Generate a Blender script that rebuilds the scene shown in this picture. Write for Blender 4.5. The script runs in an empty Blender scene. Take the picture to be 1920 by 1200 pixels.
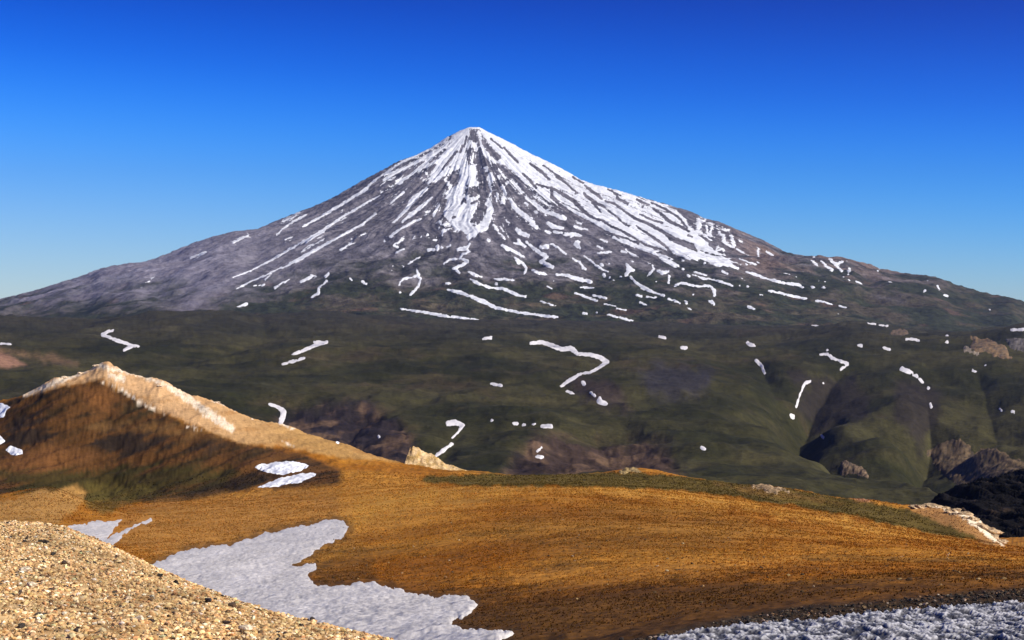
import bpy, math, random
import numpy as np
from mathutils import Vector

# ------------------------------------------------------------------ camera constants (pixels of a 1920 x 1200 frame)
F = 2950.0
CX, HZ = 960.0, 560.0          # optical column, eye-level row
rng = np.random.default_rng(7)
scene = bpy.context.scene
col = scene.collection

# ------------------------------------------------------------------ noise
_perm = np.random.default_rng(3).permutation(256).astype(np.int32)
_perm = np.concatenate([_perm, _perm])
_ang = np.random.default_rng(5).uniform(0, 2*np.pi, 256)
_gx, _gy = np.cos(_ang).astype(np.float32), np.sin(_ang).astype(np.float32)

def perlin(x, y, seed=0):
    x = np.asarray(x, np.float64) + seed*37.17; y = np.asarray(y, np.float64) + seed*11.71
    xi = np.floor(x).astype(np.int64); yi = np.floor(y).astype(np.int64)
    xf = (x-xi).astype(np.float32); yf = (y-yi).astype(np.float32)
    u = xf*xf*xf*(xf*(xf*6-15)+10); v = yf*yf*yf*(yf*(yf*6-15)+10)
    def g(ix, iy, dx, dy):
        h = _perm[(_perm[ix & 255] + iy) & 255]
        return _gx[h]*dx + _gy[h]*dy
    a = g(xi, yi, xf, yf); b = g(xi+1, yi, xf-1, yf)
    c = g(xi, yi+1, xf, yf-1); d = g(xi+1, yi+1, xf-1, yf-1)
    return (a+(b-a)*u + ((c+(d-c)*u)-(a+(b-a)*u))*v)*1.5

def fbm(x, y, o=4, seed=0, gain=0.5, lac=2.03):
    s = 0; a = 1.0
    for k in range(o):
        s = s + a*perlin(x, y, seed+k*3); x = x*lac; y = y*lac; a *= gain
    return s

def ridged(x, y, o=4, seed=0, gain=0.5, lac=2.03):
    s = 0; a = 1.0
    for k in range(o):
        s = s + a*(1-2*np.abs(perlin(x, y, seed+k*3))); x = x*lac; y = y*lac; a *= gain
    return s

def sstep(a, b, x):
    t = np.clip((x-a)/(b-a), 0, 1)
    return t*t*(3-2*t)

# ------------------------------------------------------------------ thin-plate spline through control points (px, depth, py)
def tps(ctrl, lam=1e-4, sx=420.0, sy=0.95):
    c = np.array(ctrl, float)
    P = np.stack([c[:, 0]/sx, np.log(c[:, 1])/sy], 1)
    n = len(P)
    d2 = ((P[:, None]-P[None])**2).sum(-1)
    K = 0.5*d2*np.log(d2+1e-12) + lam*np.eye(n)
    A = np.zeros((n+3, n+3)); A[:n, :n] = K; A[:n, n] = 1; A[:n, n+1:] = P; A[n, :n] = 1; A[n+1:, :n] = P.T
    w = np.linalg.solve(A, np.concatenate([c[:, 2], np.zeros(3)]))
    def ev(px, y):
        X = np.asarray(px, float)/sx; Y = np.log(y)/sy
        out = w[n] + w[n+1]*X + w[n+2]*Y
        for k in range(n):
            d = (X-P[k, 0])**2 + (Y-P[k, 1])**2
            out = out + w[k]*0.5*d*np.log(d+1e-12)
        return out
    return ev

class Grid:
    """height field on a fan-shaped grid: columns of equal bearing, rows of equal depth"""
    def __init__(s, pxs, ys):
        s.pxs, s.ys = pxs, ys
        s.PX, s.Y = np.meshgrid(pxs, ys)
        s.X = (s.PX-CX)/F*s.Y
        s.ny, s.nx = s.PX.shape
    def from_py(s, py): s.Z = (HZ-py)*s.Y/F
    def py(s): return HZ - F*s.Z/s.Y
    def finish(s):
        s.PY = s.py()
        run = np.minimum.accumulate(s.PY, 0)
        prev = np.vstack([np.full((1, s.nx), 1e9), run[:-1]])
        s.hid = np.maximum(0, s.PY - prev - 1.2)
        s.V = np.stack([s.X, s.Y, s.Z], -1).reshape(-1, 3)

def mesh_np(name, V, faces_flat, counts, mat, smooth=True, color=None, loc=None, parent=None):
    me = bpy.data.meshes.new(name)
    V = np.asarray(V, np.float64)
    if loc is not None: V = V - np.array(loc)
    me.vertices.add(len(V)); me.vertices.foreach_set('co', V.astype(np.float32).ravel())
    me.loops.add(len(faces_flat)); me.loops.foreach_set('vertex_index', np.asarray(faces_flat, np.int32))
    me.polygons.add(len(counts))
    st = np.concatenate([[0], np.cumsum(counts)[:-1]]).astype(np.int32)
    me.polygons.foreach_set('loop_start', st); me.polygons.foreach_set('loop_total', np.asarray(counts, np.int32))
    me.polygons.foreach_set('use_smooth', np.full(len(counts), smooth))
    me.update(calc_edges=True)
    if color is not None:
        a = me.color_attributes.new('tint', 'FLOAT_COLOR', 'POINT')
        c = np.ones((len(V), 4), np.float32); c[:, :color.shape[1]] = color
        a.data.foreach_set('color', c.ravel())
    me.materials.append(mat)
    o = bpy.data.objects.new(name, me); col.objects.link(o)
    if loc is not None: o.location = loc
    if parent: o.parent = parent
    return o

def grid_mesh(name, g, mat, color, kind='structure'):
    i = np.arange(g.ny*g.nx).reshape(g.ny, g.nx)
    q = np.stack([i[:-1, :-1], i[:-1, 1:], i[1:, 1:], i[1:, :-1]], -1).reshape(-1, 4)
    o = mesh_np(name, g.V, q.ravel(), np.full(len(q), 4), mat, True, color.reshape(-1, color.shape[-1]))
    o['kind'] = kind
    return o

# ------------------------------------------------------------------ drawing regions: strokes and outlines -> signed field (px)
REG = {'L': (0, 380, 4), 'A': (400, 300, 4), 'B': (720, 220, 6), 'C': (720, 400, 6), 'D': (980, 280, 6), 'E': (980, 440, 6),
       'F': (1240, 380, 6), 'G': (1480, 440, 4.3636), 'H': (0, 560, 4), 'I': (440, 560, 4), 'J': (640, 600, 3), 'K': (1280, 600, 3),
       'M': (0, 640, 3), 'N': (0, 900, 3), 'O': (640, 900, 3), 'P': (1280, 900, 3), 'Z': (0, 0, 1)}
def pt(r, x, y):
    a, b, k = REG[r]; return a + x/k, b + y/k
def S(r, *pts):
    """stroke: (x, y, halfwidth) ...; a missing width repeats the last"""
    out = []; w = 1.0
    for p in pts:
        if len(p) == 3: w = p[2]
        x, y = pt(r, p[0], p[1]); out.append((x, y, w))
    return ('s', out)
def PG(r, *pts): return ('p', [pt(r, *p) for p in pts])

def bbox(parts, m):
    xs = [p[0] for k, ps in parts for p in ps]; ys = [p[1] for k, ps in parts for p in ps]
    w = max([p[2] for k, ps in parts if k == 's' for p in ps] + [0])
    return min(xs)-m-w, max(xs)+m+w, min(ys)-m-w, max(ys)+m+w

def field(parts, px, py):
    f = np.full(px.shape, -1e3)
    for k, ps in parts:
        if k == 's':
            q = ps if len(ps) > 1 else [ps[0], (ps[0][0]+.5, ps[0][1], ps[0][2])]
            for (x0, y0, w0), (x1, y1, w1) in zip(q[:-1], q[1:]):
                dx, dy = x1-x0, y1-y0; L = dx*dx+dy*dy+1e-9
                t = np.clip(((px-x0)*dx+(py-y0)*dy)/L, 0, 1)
                d = np.hypot(px-x0-t*dx, py-y0-t*dy)
                f = np.maximum(f, w0+(w1-w0)*t-d)
        else:
            ins = np.zeros(px.shape, bool); dm = np.full(px.shape, 1e9)
            n = len(ps)
            for a in range(n):
                x0, y0 = ps[a]; x1, y1 = ps[(a+1) % n]
                dx, dy = x1-x0, y1-y0; L = dx*dx+dy*dy+1e-9
                t = np.clip(((px-x0)*dx+(py-y0)*dy)/L, 0, 1)
                dm = np.minimum(dm, np.hypot(px-x0-t*dx, py-y0-t*dy))
                if abs(dy) > 1e-9:
                    c = ((y0 > py) != (y1 > py)) & (px < (x1-x0)*(py-y0)/dy + x0)
                    ins ^= c
            f = np.maximum(f, np.where(ins, dm, -dm))
    return f

def subgrid(g, parts, m=10):
    x0, x1, y0, y1 = bbox(parts, m)
    ia = max(0, np.searchsorted(g.pxs, x0)-1); ib = min(g.nx, np.searchsorted(g.pxs, x1)+2)
    sub = g.PY[:, ia:ib]
    rows = np.where(((sub > y0) & (sub < y1) & (g.hid[:, ia:ib] < 9)).any(1))[0]
    if len(rows) == 0: return None
    ja, jb = max(0, rows[0]-2), min(g.ny, rows[-1]+3)
    return ja, jb, ia, ib

def extract(V, fld):
    """part of a grid sheet where the field is positive, cut cleanly along its edge"""
    ny, nx = fld.shape; f = fld.ravel(); V = V.reshape(-1, 3)
    i = np.arange(ny*nx).reshape(ny, nx)
    a, b, c, d = i[:-1, :-1].ravel(), i[:-1, 1:].ravel(), i[1:, 1:].ravel(), i[1:, :-1].ravel()
    T = np.concatenate([np.stack([a, b, c], 1), np.stack([a, c, d], 1)])
    I = f[T] > 0; n = I.sum(1)
    t3 = T[n == 3]
    t1 = T[n == 1]; k = np.argmax(f[t1] > 0, 1); r = np.arange(len(t1))
    t1 = np.stack([t1[r, k], t1[r, (k+1) % 3], t1[r, (k+2) % 3]], 1)
    t2 = T[n == 2]; k = np.argmax(f[t2] <= 0, 1); r = np.arange(len(t2))
    t2 = np.stack([t2[r, (k+1) % 3], t2[r, (k+2) % 3], t2[r, k]], 1)
    E = np.concatenate([t1[:, [0, 1]], t1[:, [0, 2]], t2[:, [1, 2]], t2[:, [0, 2]]])
    Es = np.sort(E, 1); key = Es[:, 0].astype(np.int64)*(ny*nx) + Es[:, 1]
    uk, inv = np.unique(key, return_inverse=True)
    e0, e1 = uk//(ny*nx), uk % (ny*nx)
    tt = (f[e0]/(f[e0]-f[e1]))[:, None]
    EV = V[e0] + (V[e1]-V[e0])*tt
    n1, n2 = len(t1), len(t2); N = ny*nx; inv = inv + N
    ea, eb, ec, ed = inv[:n1], inv[n1:2*n1], inv[2*n1:2*n1+n2], inv[2*n1+n2:]
    TR = np.concatenate([t3, np.stack([t1[:, 0], ea, eb], 1), np.stack([t2[:, 0], t2[:, 1], ec], 1), np.stack([t2[:, 0], ec, ed], 1)])
    AV = np.concatenate([V, EV]); AF = np.concatenate([f, np.zeros(len(EV))])
    u, inv2 = np.unique(TR, return_inverse=True)
    return AV[u], AF[u], inv2.reshape(-1, 3), u

def biggest_piece(V, FV, TR):
    """keep only the largest connected piece"""
    n = len(V); lab = np.arange(n)
    while True:
        m = lab[TR].min(1); new = lab.copy()
        for c in range(3): np.minimum.at(new, TR[:, c], m)
        new = new[new]
        if (new == lab).all(): break
        lab = new
    cnt = np.bincount(lab[TR[:, 0]], minlength=n); k = np.argmax(cnt)
    TR = TR[lab[TR[:, 0]] == k]
    u, inv = np.unique(TR, return_inverse=True)
    return V[u], FV[u], inv.reshape(-1, 3)

def draped(name, g, parts, mat, lift, soft, minus=(), rough=0.9, rs=7.0, one=True, grow=0.0, extra=None, color=None, mod=None):
    """a sheet lying on the terrain inside the drawn parts, thick in the middle and thinning to its edge"""
    sg = subgrid(g, parts)
    if sg is None: print('EMPTY', name, parts[0][1][0]); return None
    ja, jb, ia, ib = sg
    px, py = g.PX[ja:jb, ia:ib], g.PY[ja:jb, ia:ib]
    f = field(parts, px, py) + grow
    if rough: f = f + rough*1.1*fbm(px/(rs*3.3), py/(rs*2.6), 2, seed=15)
    x, y = g.X[ja:jb, ia:ib], g.Y[ja:jb, ia:ib]
    if rough: f = f + rough*fbm(px/rs, py/rs, 3, seed=11, gain=.6)
    if mod is not None: f = mod(f, px, py, x, y)
    if minus: f = np.minimum(f, -.95-field(minus, px, py)+1.1*fbm(px/5, py/5, 3, seed=19))
    f = f - 2*np.maximum(0, g.hid[ja:jb, ia:ib]-7)
    if not (f > 0).any(): print('EMPTY2', name, parts[0][1][0]); return None
    V, FV, TR, u = extract(np.stack([x, y, g.Z[ja:jb, ia:ib]], -1), f)
    if one: V, FV, TR = biggest_piece(V, FV, TR)
    h = 1-np.exp(-np.maximum(FV, 0)/soft)
    V = V.copy(); V[:, 2] += lift*h
    if extra is not None: V[:, 2] += extra(V, FV)*h
    loc = (V[:, 0].mean(), V[:, 1].mean(), V[:, 2].min()) if one else None
    return mesh_np(name, V, TR.ravel(), np.full(len(TR), 3), mat, True, color(V, FV) if color else None, loc)

# ------------------------------------------------------------------ materials
def mat_new(name):
    m = bpy.data.materials.new(name); m.use_nodes = True
    return m, m.node_tree.nodes, m.node_tree.links, m.node_tree.nodes['Principled BSDF']

def terrain_mat(name, scales, contrast=0.5, bump=0.4, bump_dist=0.1, rough=0.95, spec=0.1, stretch=(1, 1, 1), attr=True, base=(1, 1, 1)):
    """vertex tint times layered world-space noise, with the same noise as bump"""
    m, N, L, P = mat_new(name)
    tc = N.new('ShaderNodeTexCoord'); mp = N.new('ShaderNodeMapping'); L.new(tc.outputs['Object'], mp.inputs[0])
    mp.inputs['Scale'].default_value = stretch
    val = None
    for sc, wt in scales:
        t = N.new('ShaderNodeTexNoise'); t.inputs['Scale'].default_value = sc; t.inputs['Detail'].default_value = 5; t.inputs['Roughness'].default_value = .62
        L.new(mp.outputs[0], t.inputs['Vector'])
        ma = N.new('ShaderNodeMath'); ma.operation = 'MULTIPLY_ADD'
        L.new(t.outputs['Fac'], ma.inputs[0]); ma.inputs[1].default_value = wt
        if val is None: ma.inputs[2].default_value = -0.5*sum(w for _, w in scales)
        else: L.new(val, ma.inputs[2])
        val = ma.outputs[0]
    if attr:      # the tint's fourth channel calms the mottling on smooth scree and hazy flanks
        a = N.new('ShaderNodeAttribute'); a.attribute_name = 'tint'
        q = N.new('ShaderNodeMath'); q.operation = 'MULTIPLY'; L.new(val, q.inputs[0]); L.new(a.outputs['Alpha'], q.inputs[1]); val = q.outputs[0]
    k = N.new('ShaderNodeMath'); k.operation = 'MULTIPLY_ADD'; L.new(val, k.inputs[0]); k.inputs[1].default_value = contrast*5; k.inputs[2].default_value = 1.0
    k.use_clamp = False
    cl = N.new('ShaderNodeClamp'); L.new(k.outputs[0], cl.inputs[0]); cl.inputs[1].default_value = 0.22; cl.inputs[2].default_value = 1.9
    mul = N.new('ShaderNodeVectorMath'); mul.operation = 'SCALE'
    if attr:
        a = N.new('ShaderNodeAttribute'); a.attribute_name = 'tint'; L.new(a.outputs['Color'], mul.inputs[0])
    else: mul.inputs[0].default_value = base
    L.new(cl.outputs[0], mul.inputs['Scale'])
    L.new(mul.outputs[0], P.inputs['Base Color'])
    P.inputs['Roughness'].default_value = rough; P.inputs['Specular IOR Level'].default_value = spec
    if bump:
        b = N.new('ShaderNodeBump'); b.inputs['Strength'].default_value = bump; b.inputs['Distance'].default_value = bump_dist
        L.new(val, b.inputs['Height']); L.new(b.outputs[0], P.inputs['Normal'])
    return m

M_mount = terrain_mat('volcano_rock', [(0.004, .6), (0.013, .7), (.04, .6)], .7, .8, 22)
M_plat = terrain_mat('plateau_turf', [(0.006, .5), (0.025, .5), (.08, .6)], .5, .7, 6)
M_hill = terrain_mat('dry_grass', [(0.03, .4), (0.5, .5), (2.2, .8)], .6, .8, .16)
M_ridge = terrain_mat('dark_cliff', [(0.02, .8), (0.08, .7)], .8, .8, 6)
M_grav = terrain_mat('gravel_bed', [(6, .7), (25, .7)], .7, .8, .03)
M_rock = terrain_mat('outcrop_rock', [(0.05, .6), (0.3, .7), (1.2, .5)], .6, .8, .6)
M_stone = terrain_mat('stone_chips', [(9, .7), (40, .5)], .45, .6, .01)
M_base = terrain_mat('valley_floor', [(0.003, .7), (0.02, .6)], .5, .6, 9, attr=False, base=(.045, .045, .028))

def snow_mat(name, colr, scales, contrast, bump, dist, stretch=(1, 1, 1), attr=False, rot=0):
    m = terrain_mat(name, scales, contrast, bump, dist, .6, .25, stretch, attr, colr)
    if rot: m.node_tree.nodes['Mapping'].inputs['Rotation'].default_value[2] = rot
    return m
M_snow = snow_mat('firn_snow', (.84, .85, .87), [(.01, .5), (.05, .5)], .12, .25, 3)
M_snowp = snow_mat('old_snow', (.74, .71, .70), [(.02, .5), (.1, .5)], .15, .3, 1.5)
M_snowf = snow_mat('dirty_snow', (.58, .545, .51), [(.12, .6), (1.1, .6), (4, .5)], .32, .35, .08, (1.6, .22, 1), rot=math.atan(.17))
M_snowc = snow_mat('suncupped_snow', (1, 1, 1), [(2, .5), (7, .6)], .4, .5, .04, attr=True)
# ================================================================== the volcano
SIL = [(-250, 612), (-100, 582), (0, 560), (60, 546), (120, 527), (160, 515), (190, 502), (250, 492), (275, 490), (310, 477), (350, 460), (390, 446), (440, 433), (480, 430),
       (510, 417), (550, 401), (590, 386), (625, 370), (675, 341), (720, 317), (747, 302), (778, 292), (807, 278), (837, 258), (863, 245), (880, 239),
       (900, 239), (913, 247), (937, 258), (970, 275), (1000, 291), (1035, 307), (1067, 324), (1087, 336), (1107, 344), (1137, 352), (1163, 358),
       (1202, 370), (1247, 382), (1297, 397), (1323, 410), (1350, 416), (1382, 430), (1417, 444), (1448, 459), (1473, 472), (1500, 479), (1523, 479),
       (1557, 481), (1585, 483), (1627, 495), (1659, 505), (1709, 514), (1755, 518), (1782, 530), (1824, 542), (1858, 552), (1897, 557), (1920, 566),
       (2000, 585), (2180, 618)]
SIL = np.array(SIL, float)
YC = 21000.0; K = YC/F; XC = (889-CX)*K
gm = Grid(np.arange(-240, 2171, 1.25), np.concatenate([np.arange(12200, 13400, 60), np.arange(13400, 21300, 15.5), np.arange(21300, 26000, 130)]))
dx, dy = gm.X-XC, gm.Y-YC
wob = 260*fbm(gm.X/2600, gm.Y/2600, 3, 21)
r = np.hypot(dx, dy); th = np.arctan2(dx, -dy) + .045*fbm(gm.X/1800, gm.Y/1800, 3, 9)*sstep(200, 2500, r)
rr = np.maximum(0, r + wob*sstep(600, 4500, r))
sl = SIL[SIL[:, 0] <= 889][::-1]; sr = SIL[SIL[:, 0] >= 895]
rl, zl = (889-sl[:, 0])*K, (HZ-sl[:, 1])*K
rR, zR = (sr[:, 0]-889)*K, (HZ-sr[:, 1])*K
rl = np.concatenate([[0], rl, [12000]]); zl = np.concatenate([[2290], zl, [-480]])
rR = np.concatenate([[0], rR, [12000]]); zR = np.concatenate([[2290], zR, [-480]])
hl, hr = np.interp(r, rl, zl), np.interp(r, rR, zR)
hf = np.interp(rr, [0, 130, 600, 1300, 2300, 3300, 4500, 5500, 6300, 7200, 8200, 9000], [2290, 2270, 1960, 1560, 1130, 800, 440, 205, 45, -130, -270, -330])
cs = dx/np.maximum(r, 1)
wr, wl = np.clip(cs, 0, 1)**2.2, np.clip(-cs, 0, 1)**2.2
gm.Z = hl*wl + hr*wr + hf*(1-wl-wr)
env = sstep(60, 1500, r)*(1-.75*sstep(4200, 7200, r))
gul = 52*ridged(th*5.2, rr/5200, 2, 31) + 30*ridged(th*14, rr/2600, 3, 41) + 9*ridged(th*38, rr/900, 3, 51)
gm.Z += env*gul*.5
low = sstep(1800, 5200, r)
gm.Z += low*(38*ridged(gm.X/900, gm.Y/900, 4, 61) - 18) + (1-low)*sstep(100, 900, r)*9*ridged(gm.X/170, gm.Y/170, 4, 71)
gm.Z += 5*fbm(gm.X/90, gm.Y/90, 3, 75)
for it in range(2):       # settle the skyline on its surveyed profile, keeping the small roughness
    py = gm.py(); cur = py.min(0); tgt = np.interp(gm.pxs, SIL[:, 0], SIL[:, 1])
    dl = cur - tgt
    kk = np.exp(-(np.arange(-40, 41)/16.)**2); kk /= kk.sum(); dl = np.convolve(np.pad(dl, 40, 'edge'), kk, 'valid')
    w = sstep(tgt+170, tgt+4, py)
    gm.Z += w*dl[None]*gm.Y/F
gm.finish()

n1 = fbm(gm.X/700, gm.Y/700, 4, 81); n2 = fbm(gm.X/160, gm.Y/160, 4, 83)
st = fbm(th*30, rr/1500, 4, 85)
def C(*c): return np.array(c, float)
def mix(a, b, w): return a*(1-w[..., None]) + b*w[..., None]
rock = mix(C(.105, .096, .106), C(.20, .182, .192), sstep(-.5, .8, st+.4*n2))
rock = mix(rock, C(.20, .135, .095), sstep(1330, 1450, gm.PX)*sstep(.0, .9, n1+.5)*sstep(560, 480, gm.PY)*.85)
rock = mix(rock, mix(C(.31, .29, .345), C(.20, .18, .215), sstep(-.6, .7, .7*st+.5*n1+.3*n2)), sstep(700, 300, gm.PX)*.85)  # left flank's haze put into the rock colour, paler and bluer
turf = mix(C(.036, .040, .020), C(.078, .064, .038), sstep(-.3, .7, n1+.4*n2))
turf = mix(turf, C(.12, .075, .05), sstep(.45, .9, fbm(gm.X/420, gm.Y/420, 3, 88))*.7)
b = 505 + 48*sstep(720, 380, gm.PX) + 40*n1 + 14*n2 - 50*sstep(900, 560, np.abs(gm.PX-960)+0)*0 
turfw = sstep(-45, 45, gm.PY-b)
CM = mix(rock, turf, turfw)
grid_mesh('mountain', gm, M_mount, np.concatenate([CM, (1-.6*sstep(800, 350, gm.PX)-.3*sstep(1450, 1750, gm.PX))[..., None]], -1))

# ================================================================== the green plateau in front of it
PC = []
for px, pts in {
    -500: [(2400, 985), (3300, 900), (4500, 800), (5500, 722), (7000, 645), (8400, 602), (9500, 606), (13000, 640)],
    0:    [(2400, 985), (3300, 900), (4500, 800), (5500, 722), (7000, 648), (8600, 600), (9600, 606), (13000, 640)],
    300:  [(2400, 985), (3300, 905), (4500, 805), (5500, 730), (7000, 655), (9200, 590), (10200, 594), (13000, 630)],
    450:  [(2400, 985), (3300, 910), (4500, 810), (5500, 735), (7000, 660), (10000, 580), (11000, 584), (13000, 612)],
    620:  [(2400, 985), (3300, 905), (4500, 815), (5500, 738), (7000, 665), (11200, 588), (12200, 592), (13500, 604)],
    900:  [(2400, 985), (3300, 900), (4500, 812), (5500, 738), (7000, 668), (10500, 612), (12300, 602), (13500, 602)],
    1200: [(2400, 985), (3300, 910), (4500, 812), (5500, 738), (7000, 672), (10500, 622), (12000, 610), (13500, 606)],
    1500: [(2400, 990), (3300, 930), (4500, 830), (5500, 745), (7000, 675), (10000, 624), (11500, 616), (13500, 615)],
    1620: [(2400, 995), (3300, 945), (4500, 840), (5500, 750), (7000, 676), (9200, 612), (10400, 614), (13500, 622)],
    1760: [(2400, 1000), (3300, 950), (4500, 845), (5500, 755), (7000, 680), (8600, 634), (9600, 630), (13500, 632)],
    1920: [(2400, 1000), (3300, 950), (4500, 850), (5500, 755), (7000, 672), (8000, 618), (9200, 622), (13500, 640)],
    2400: [(2400, 1000), (3300, 950), (4500, 850), (5500, 755), (7000, 672), (8000, 618), (9200, 622), (13500, 640)]}.items():
    PC += [(px, a, b) for a, b in pts]
pev = tps(PC, lam=1e-3)
ys = [2400.0]
while ys[-1] < 13400: ys.append(ys[-1] + max(7.0, ys[-1]**2*1.02/(F*340)*1.0))
gp = Grid(np.arange(-320, 2241, 1.5), np.array(ys))
base_py = pev(gp.PX, gp.Y); gp.from_py(base_py)
gp.Z += sstep(3300, 2600, gp.Y)*0
roll = ridged(gp.X/1500+.3*fbm(gp.X/900, gp.Y/900, 2, 91), gp.Y/2300, 2, 93)
gp.Z += 34*roll*sstep(13400, 9000, gp.Y)*sstep(2400, 4200, gp.Y)*.55
gp.Z += 15*ridged(gp.X/420, gp.Y/520, 4, 95) - 6 + 1.6*fbm(gp.X/45, gp.Y/60, 3, 97)
# steep broken scarps along the near edge of the plateau
def dist_line(g, pts):
    """ground distance to a line given by (px, depth)"""
    P = [((a-CX)/F*d, d) for a, d in pts]
    best = np.full(g.X.shape, 1e9); side = np.zeros(g.X.shape); along = np.zeros(g.X.shape); acc = 0
    for (x0, y0), (x1, y1) in zip(P[:-1], P[1:]):
        ex, ey = x1-x0, y1-y0; L = ex*ex+ey*ey
        t = np.clip(((g.X-x0)*ex+(g.Y-y0)*ey)/L, 0, 1)
        d = np.hypot(g.X-x0-t*ex, g.Y-y0-t*ey)
        m = d < best
        best = np.where(m, d, best); side = np.where(m, np.sign(ex*(g.Y-y0)-ey*(g.X-x0)), side); along = np.where(m, acc+t*math.sqrt(L), along)
        acc += math.sqrt(L)
    return best, side, along
def depth_at(px, py):
    i = int(np.clip(np.searchsorted(gp.pxs, px), 0, gp.nx-1)); c = base_py[:, i]
    return float(np.interp(-py, -c[::1], gp.ys)) if c[0] > c[-1] else 5000
RAV = [  # (pixel line down the ravine, depth m, halfwidth m)
    ([(1000, 640), (1060, 656), (1130, 668), (1143, 683), (1100, 702), (1055, 722), (1095, 745), (1150, 775), (1230, 840), (1290, 880)], 24, 170),
    ([(1540, 655), (1592, 682), (1530, 712), (1500, 745), (1494, 785), (1548, 830), (1650, 900)], 170, 260),
    ([(1690, 690), (1735, 722), (1746, 765), (1722, 820), (1745, 870), (1800, 920)], 160, 240),
    ([(500, 752), (532, 775), (522, 815), (560, 850)], 30, 130),
    ([(845, 790), (868, 802), (832, 840), (812, 862), (760, 900)], 40, 140),
    ([(212, 624), (192, 632), (252, 650), (232, 660), (190, 690)], 8, 190),
    ([(470, 600), (500, 622), (430, 655), (330, 680)], 45, 260),
    ([(1830, 690), (1865, 765), (1880, 800)], 55, 150),
    ([(1420, 675), (1450, 715), (1490, 780)], 45, 120),
    ([(640, 870), (650, 820), (690, 780)], 50, 130), ([(1180, 880), (1140, 830), (1120, 805)], 60, 150)]
for ln, D, W in RAV:
    q = [(a, depth_at(a, b)) for a, b in ln]
    d, s, al = dist_line(gp, q)
    w = W*(1+.35*fbm(gp.X/300, gp.Y/300, 2, 99))
    if D > 90: w = np.where(s > 0, w*1.0, w*.32)      # undercut western bank, long eastern slope
    gp.Z -= D*np.exp(-(d/w)**1.1)*(sstep(0, 500, al+80) if D < 90 else sstep(500, 1900, al))
scarp = np.zeros(gp.X.shape)
for pg in [PG('Z', (520, 772), (600, 766), (690, 768), (760, 800), (800, 850), (760, 880), (600, 880), (520, 800)),
           PG('Z', (930, 880), (1000, 820), (1050, 812), (1110, 808), (1200, 812), (1260, 838), (1275, 880), (1100, 900))]:
    scarp = np.maximum(scarp, sstep(-14, 16, field([pg], gp.PX, base_py) + 9*fbm(gp.PX/40, gp.Y/300, 3, 101)))
gp.Z += scarp*(9*ridged(gp.X/150, gp.Y/190, 4, 103) - 12)
gp.finish()
n1 = fbm(gp.X/600, gp.Y/800, 4, 111); n2 = fbm(gp.X/110, gp.Y/160, 4, 113); n3 = fbm(gp.X/1400, gp.Y/1800, 3, 117)
CP = mix(C(.024, .024, .008), C(.052, .046, .017), sstep(-.6, .7, n1+.3*n2))
CP = mix(CP, C(.072, .044, .027), sstep(.3, 1., n3+.4*n2)*.4)
CP = mix(CP, C(.085, .070, .028), sstep(.35, .9, fbm(gp.X/500, gp.Y/300, 3, 119))*.45)
CP = mix(CP, C(.044, .040, .030), sstep(660, 600, gp.PY)*.5)
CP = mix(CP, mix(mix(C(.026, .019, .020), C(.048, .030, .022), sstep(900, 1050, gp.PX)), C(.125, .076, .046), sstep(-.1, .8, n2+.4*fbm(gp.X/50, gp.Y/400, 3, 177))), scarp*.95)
def paint(Cc, g, pg, colr, soft=6, ns=10, nsc=30.0, seed=0, k=1.0, py=None):
    f = field([pg], g.PX, g.PY if py is None else py) + ns*(fbm(g.PX/nsc, g.PY/nsc, 4, 121+seed) if seed < 20 or seed > 35 else 1.3*rs1)
    return mix(Cc, colr, k*sstep(-soft, soft, f))
CP = paint(CP, gp, PG('H', (-400, 350), (0, 395), (60, 420), (200, 495), (60, 515), (-400, 540)), C(.26, .14, .085), 4, 3, 20)
CP = paint(CP, gp, PG('H', (0, 370), (300, 420), (420, 425), (600, 485), (560, 500), (330, 470), (0, 390)), C(.16, .10, .05), 8, 5, 20)
CP = paint(CP, gp, PG('K', (600, 300), (700, 380), (640, 520), (760, 620), (860, 600), (1000, 540), (1050, 430), (960, 330), (800, 320)), C(.028, .022, .017), 12, 14, 40, 3, .88)  # shade of the ravine's east bank painted into the tint
CP = paint(CP, gp, PG('K', (1210, 330), (1190, 500), (1260, 640), (1330, 740), (1380, 620), (1480, 520), (1420, 380)), C(.028, .022, .017), 12, 12, 40, 4, .88)  # second ravine, its shaded east bank painted dark as well
CP = paint(CP, gp, PG('Z', (1200, 690), (1260, 680), (1340, 700), (1320, 740), (1220, 745)), C(.036, .032, .036), 16, 14, 30, 5, .8)
CP = paint(CP, gp, PG('Z', (1060, 700), (1150, 720), (1190, 770), (1130, 765), (1080, 735)), C(.050, .034, .028), 14, 12, 30, 6, .8)
grid_mesh('plateau', gp, M_plat, CP)

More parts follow.
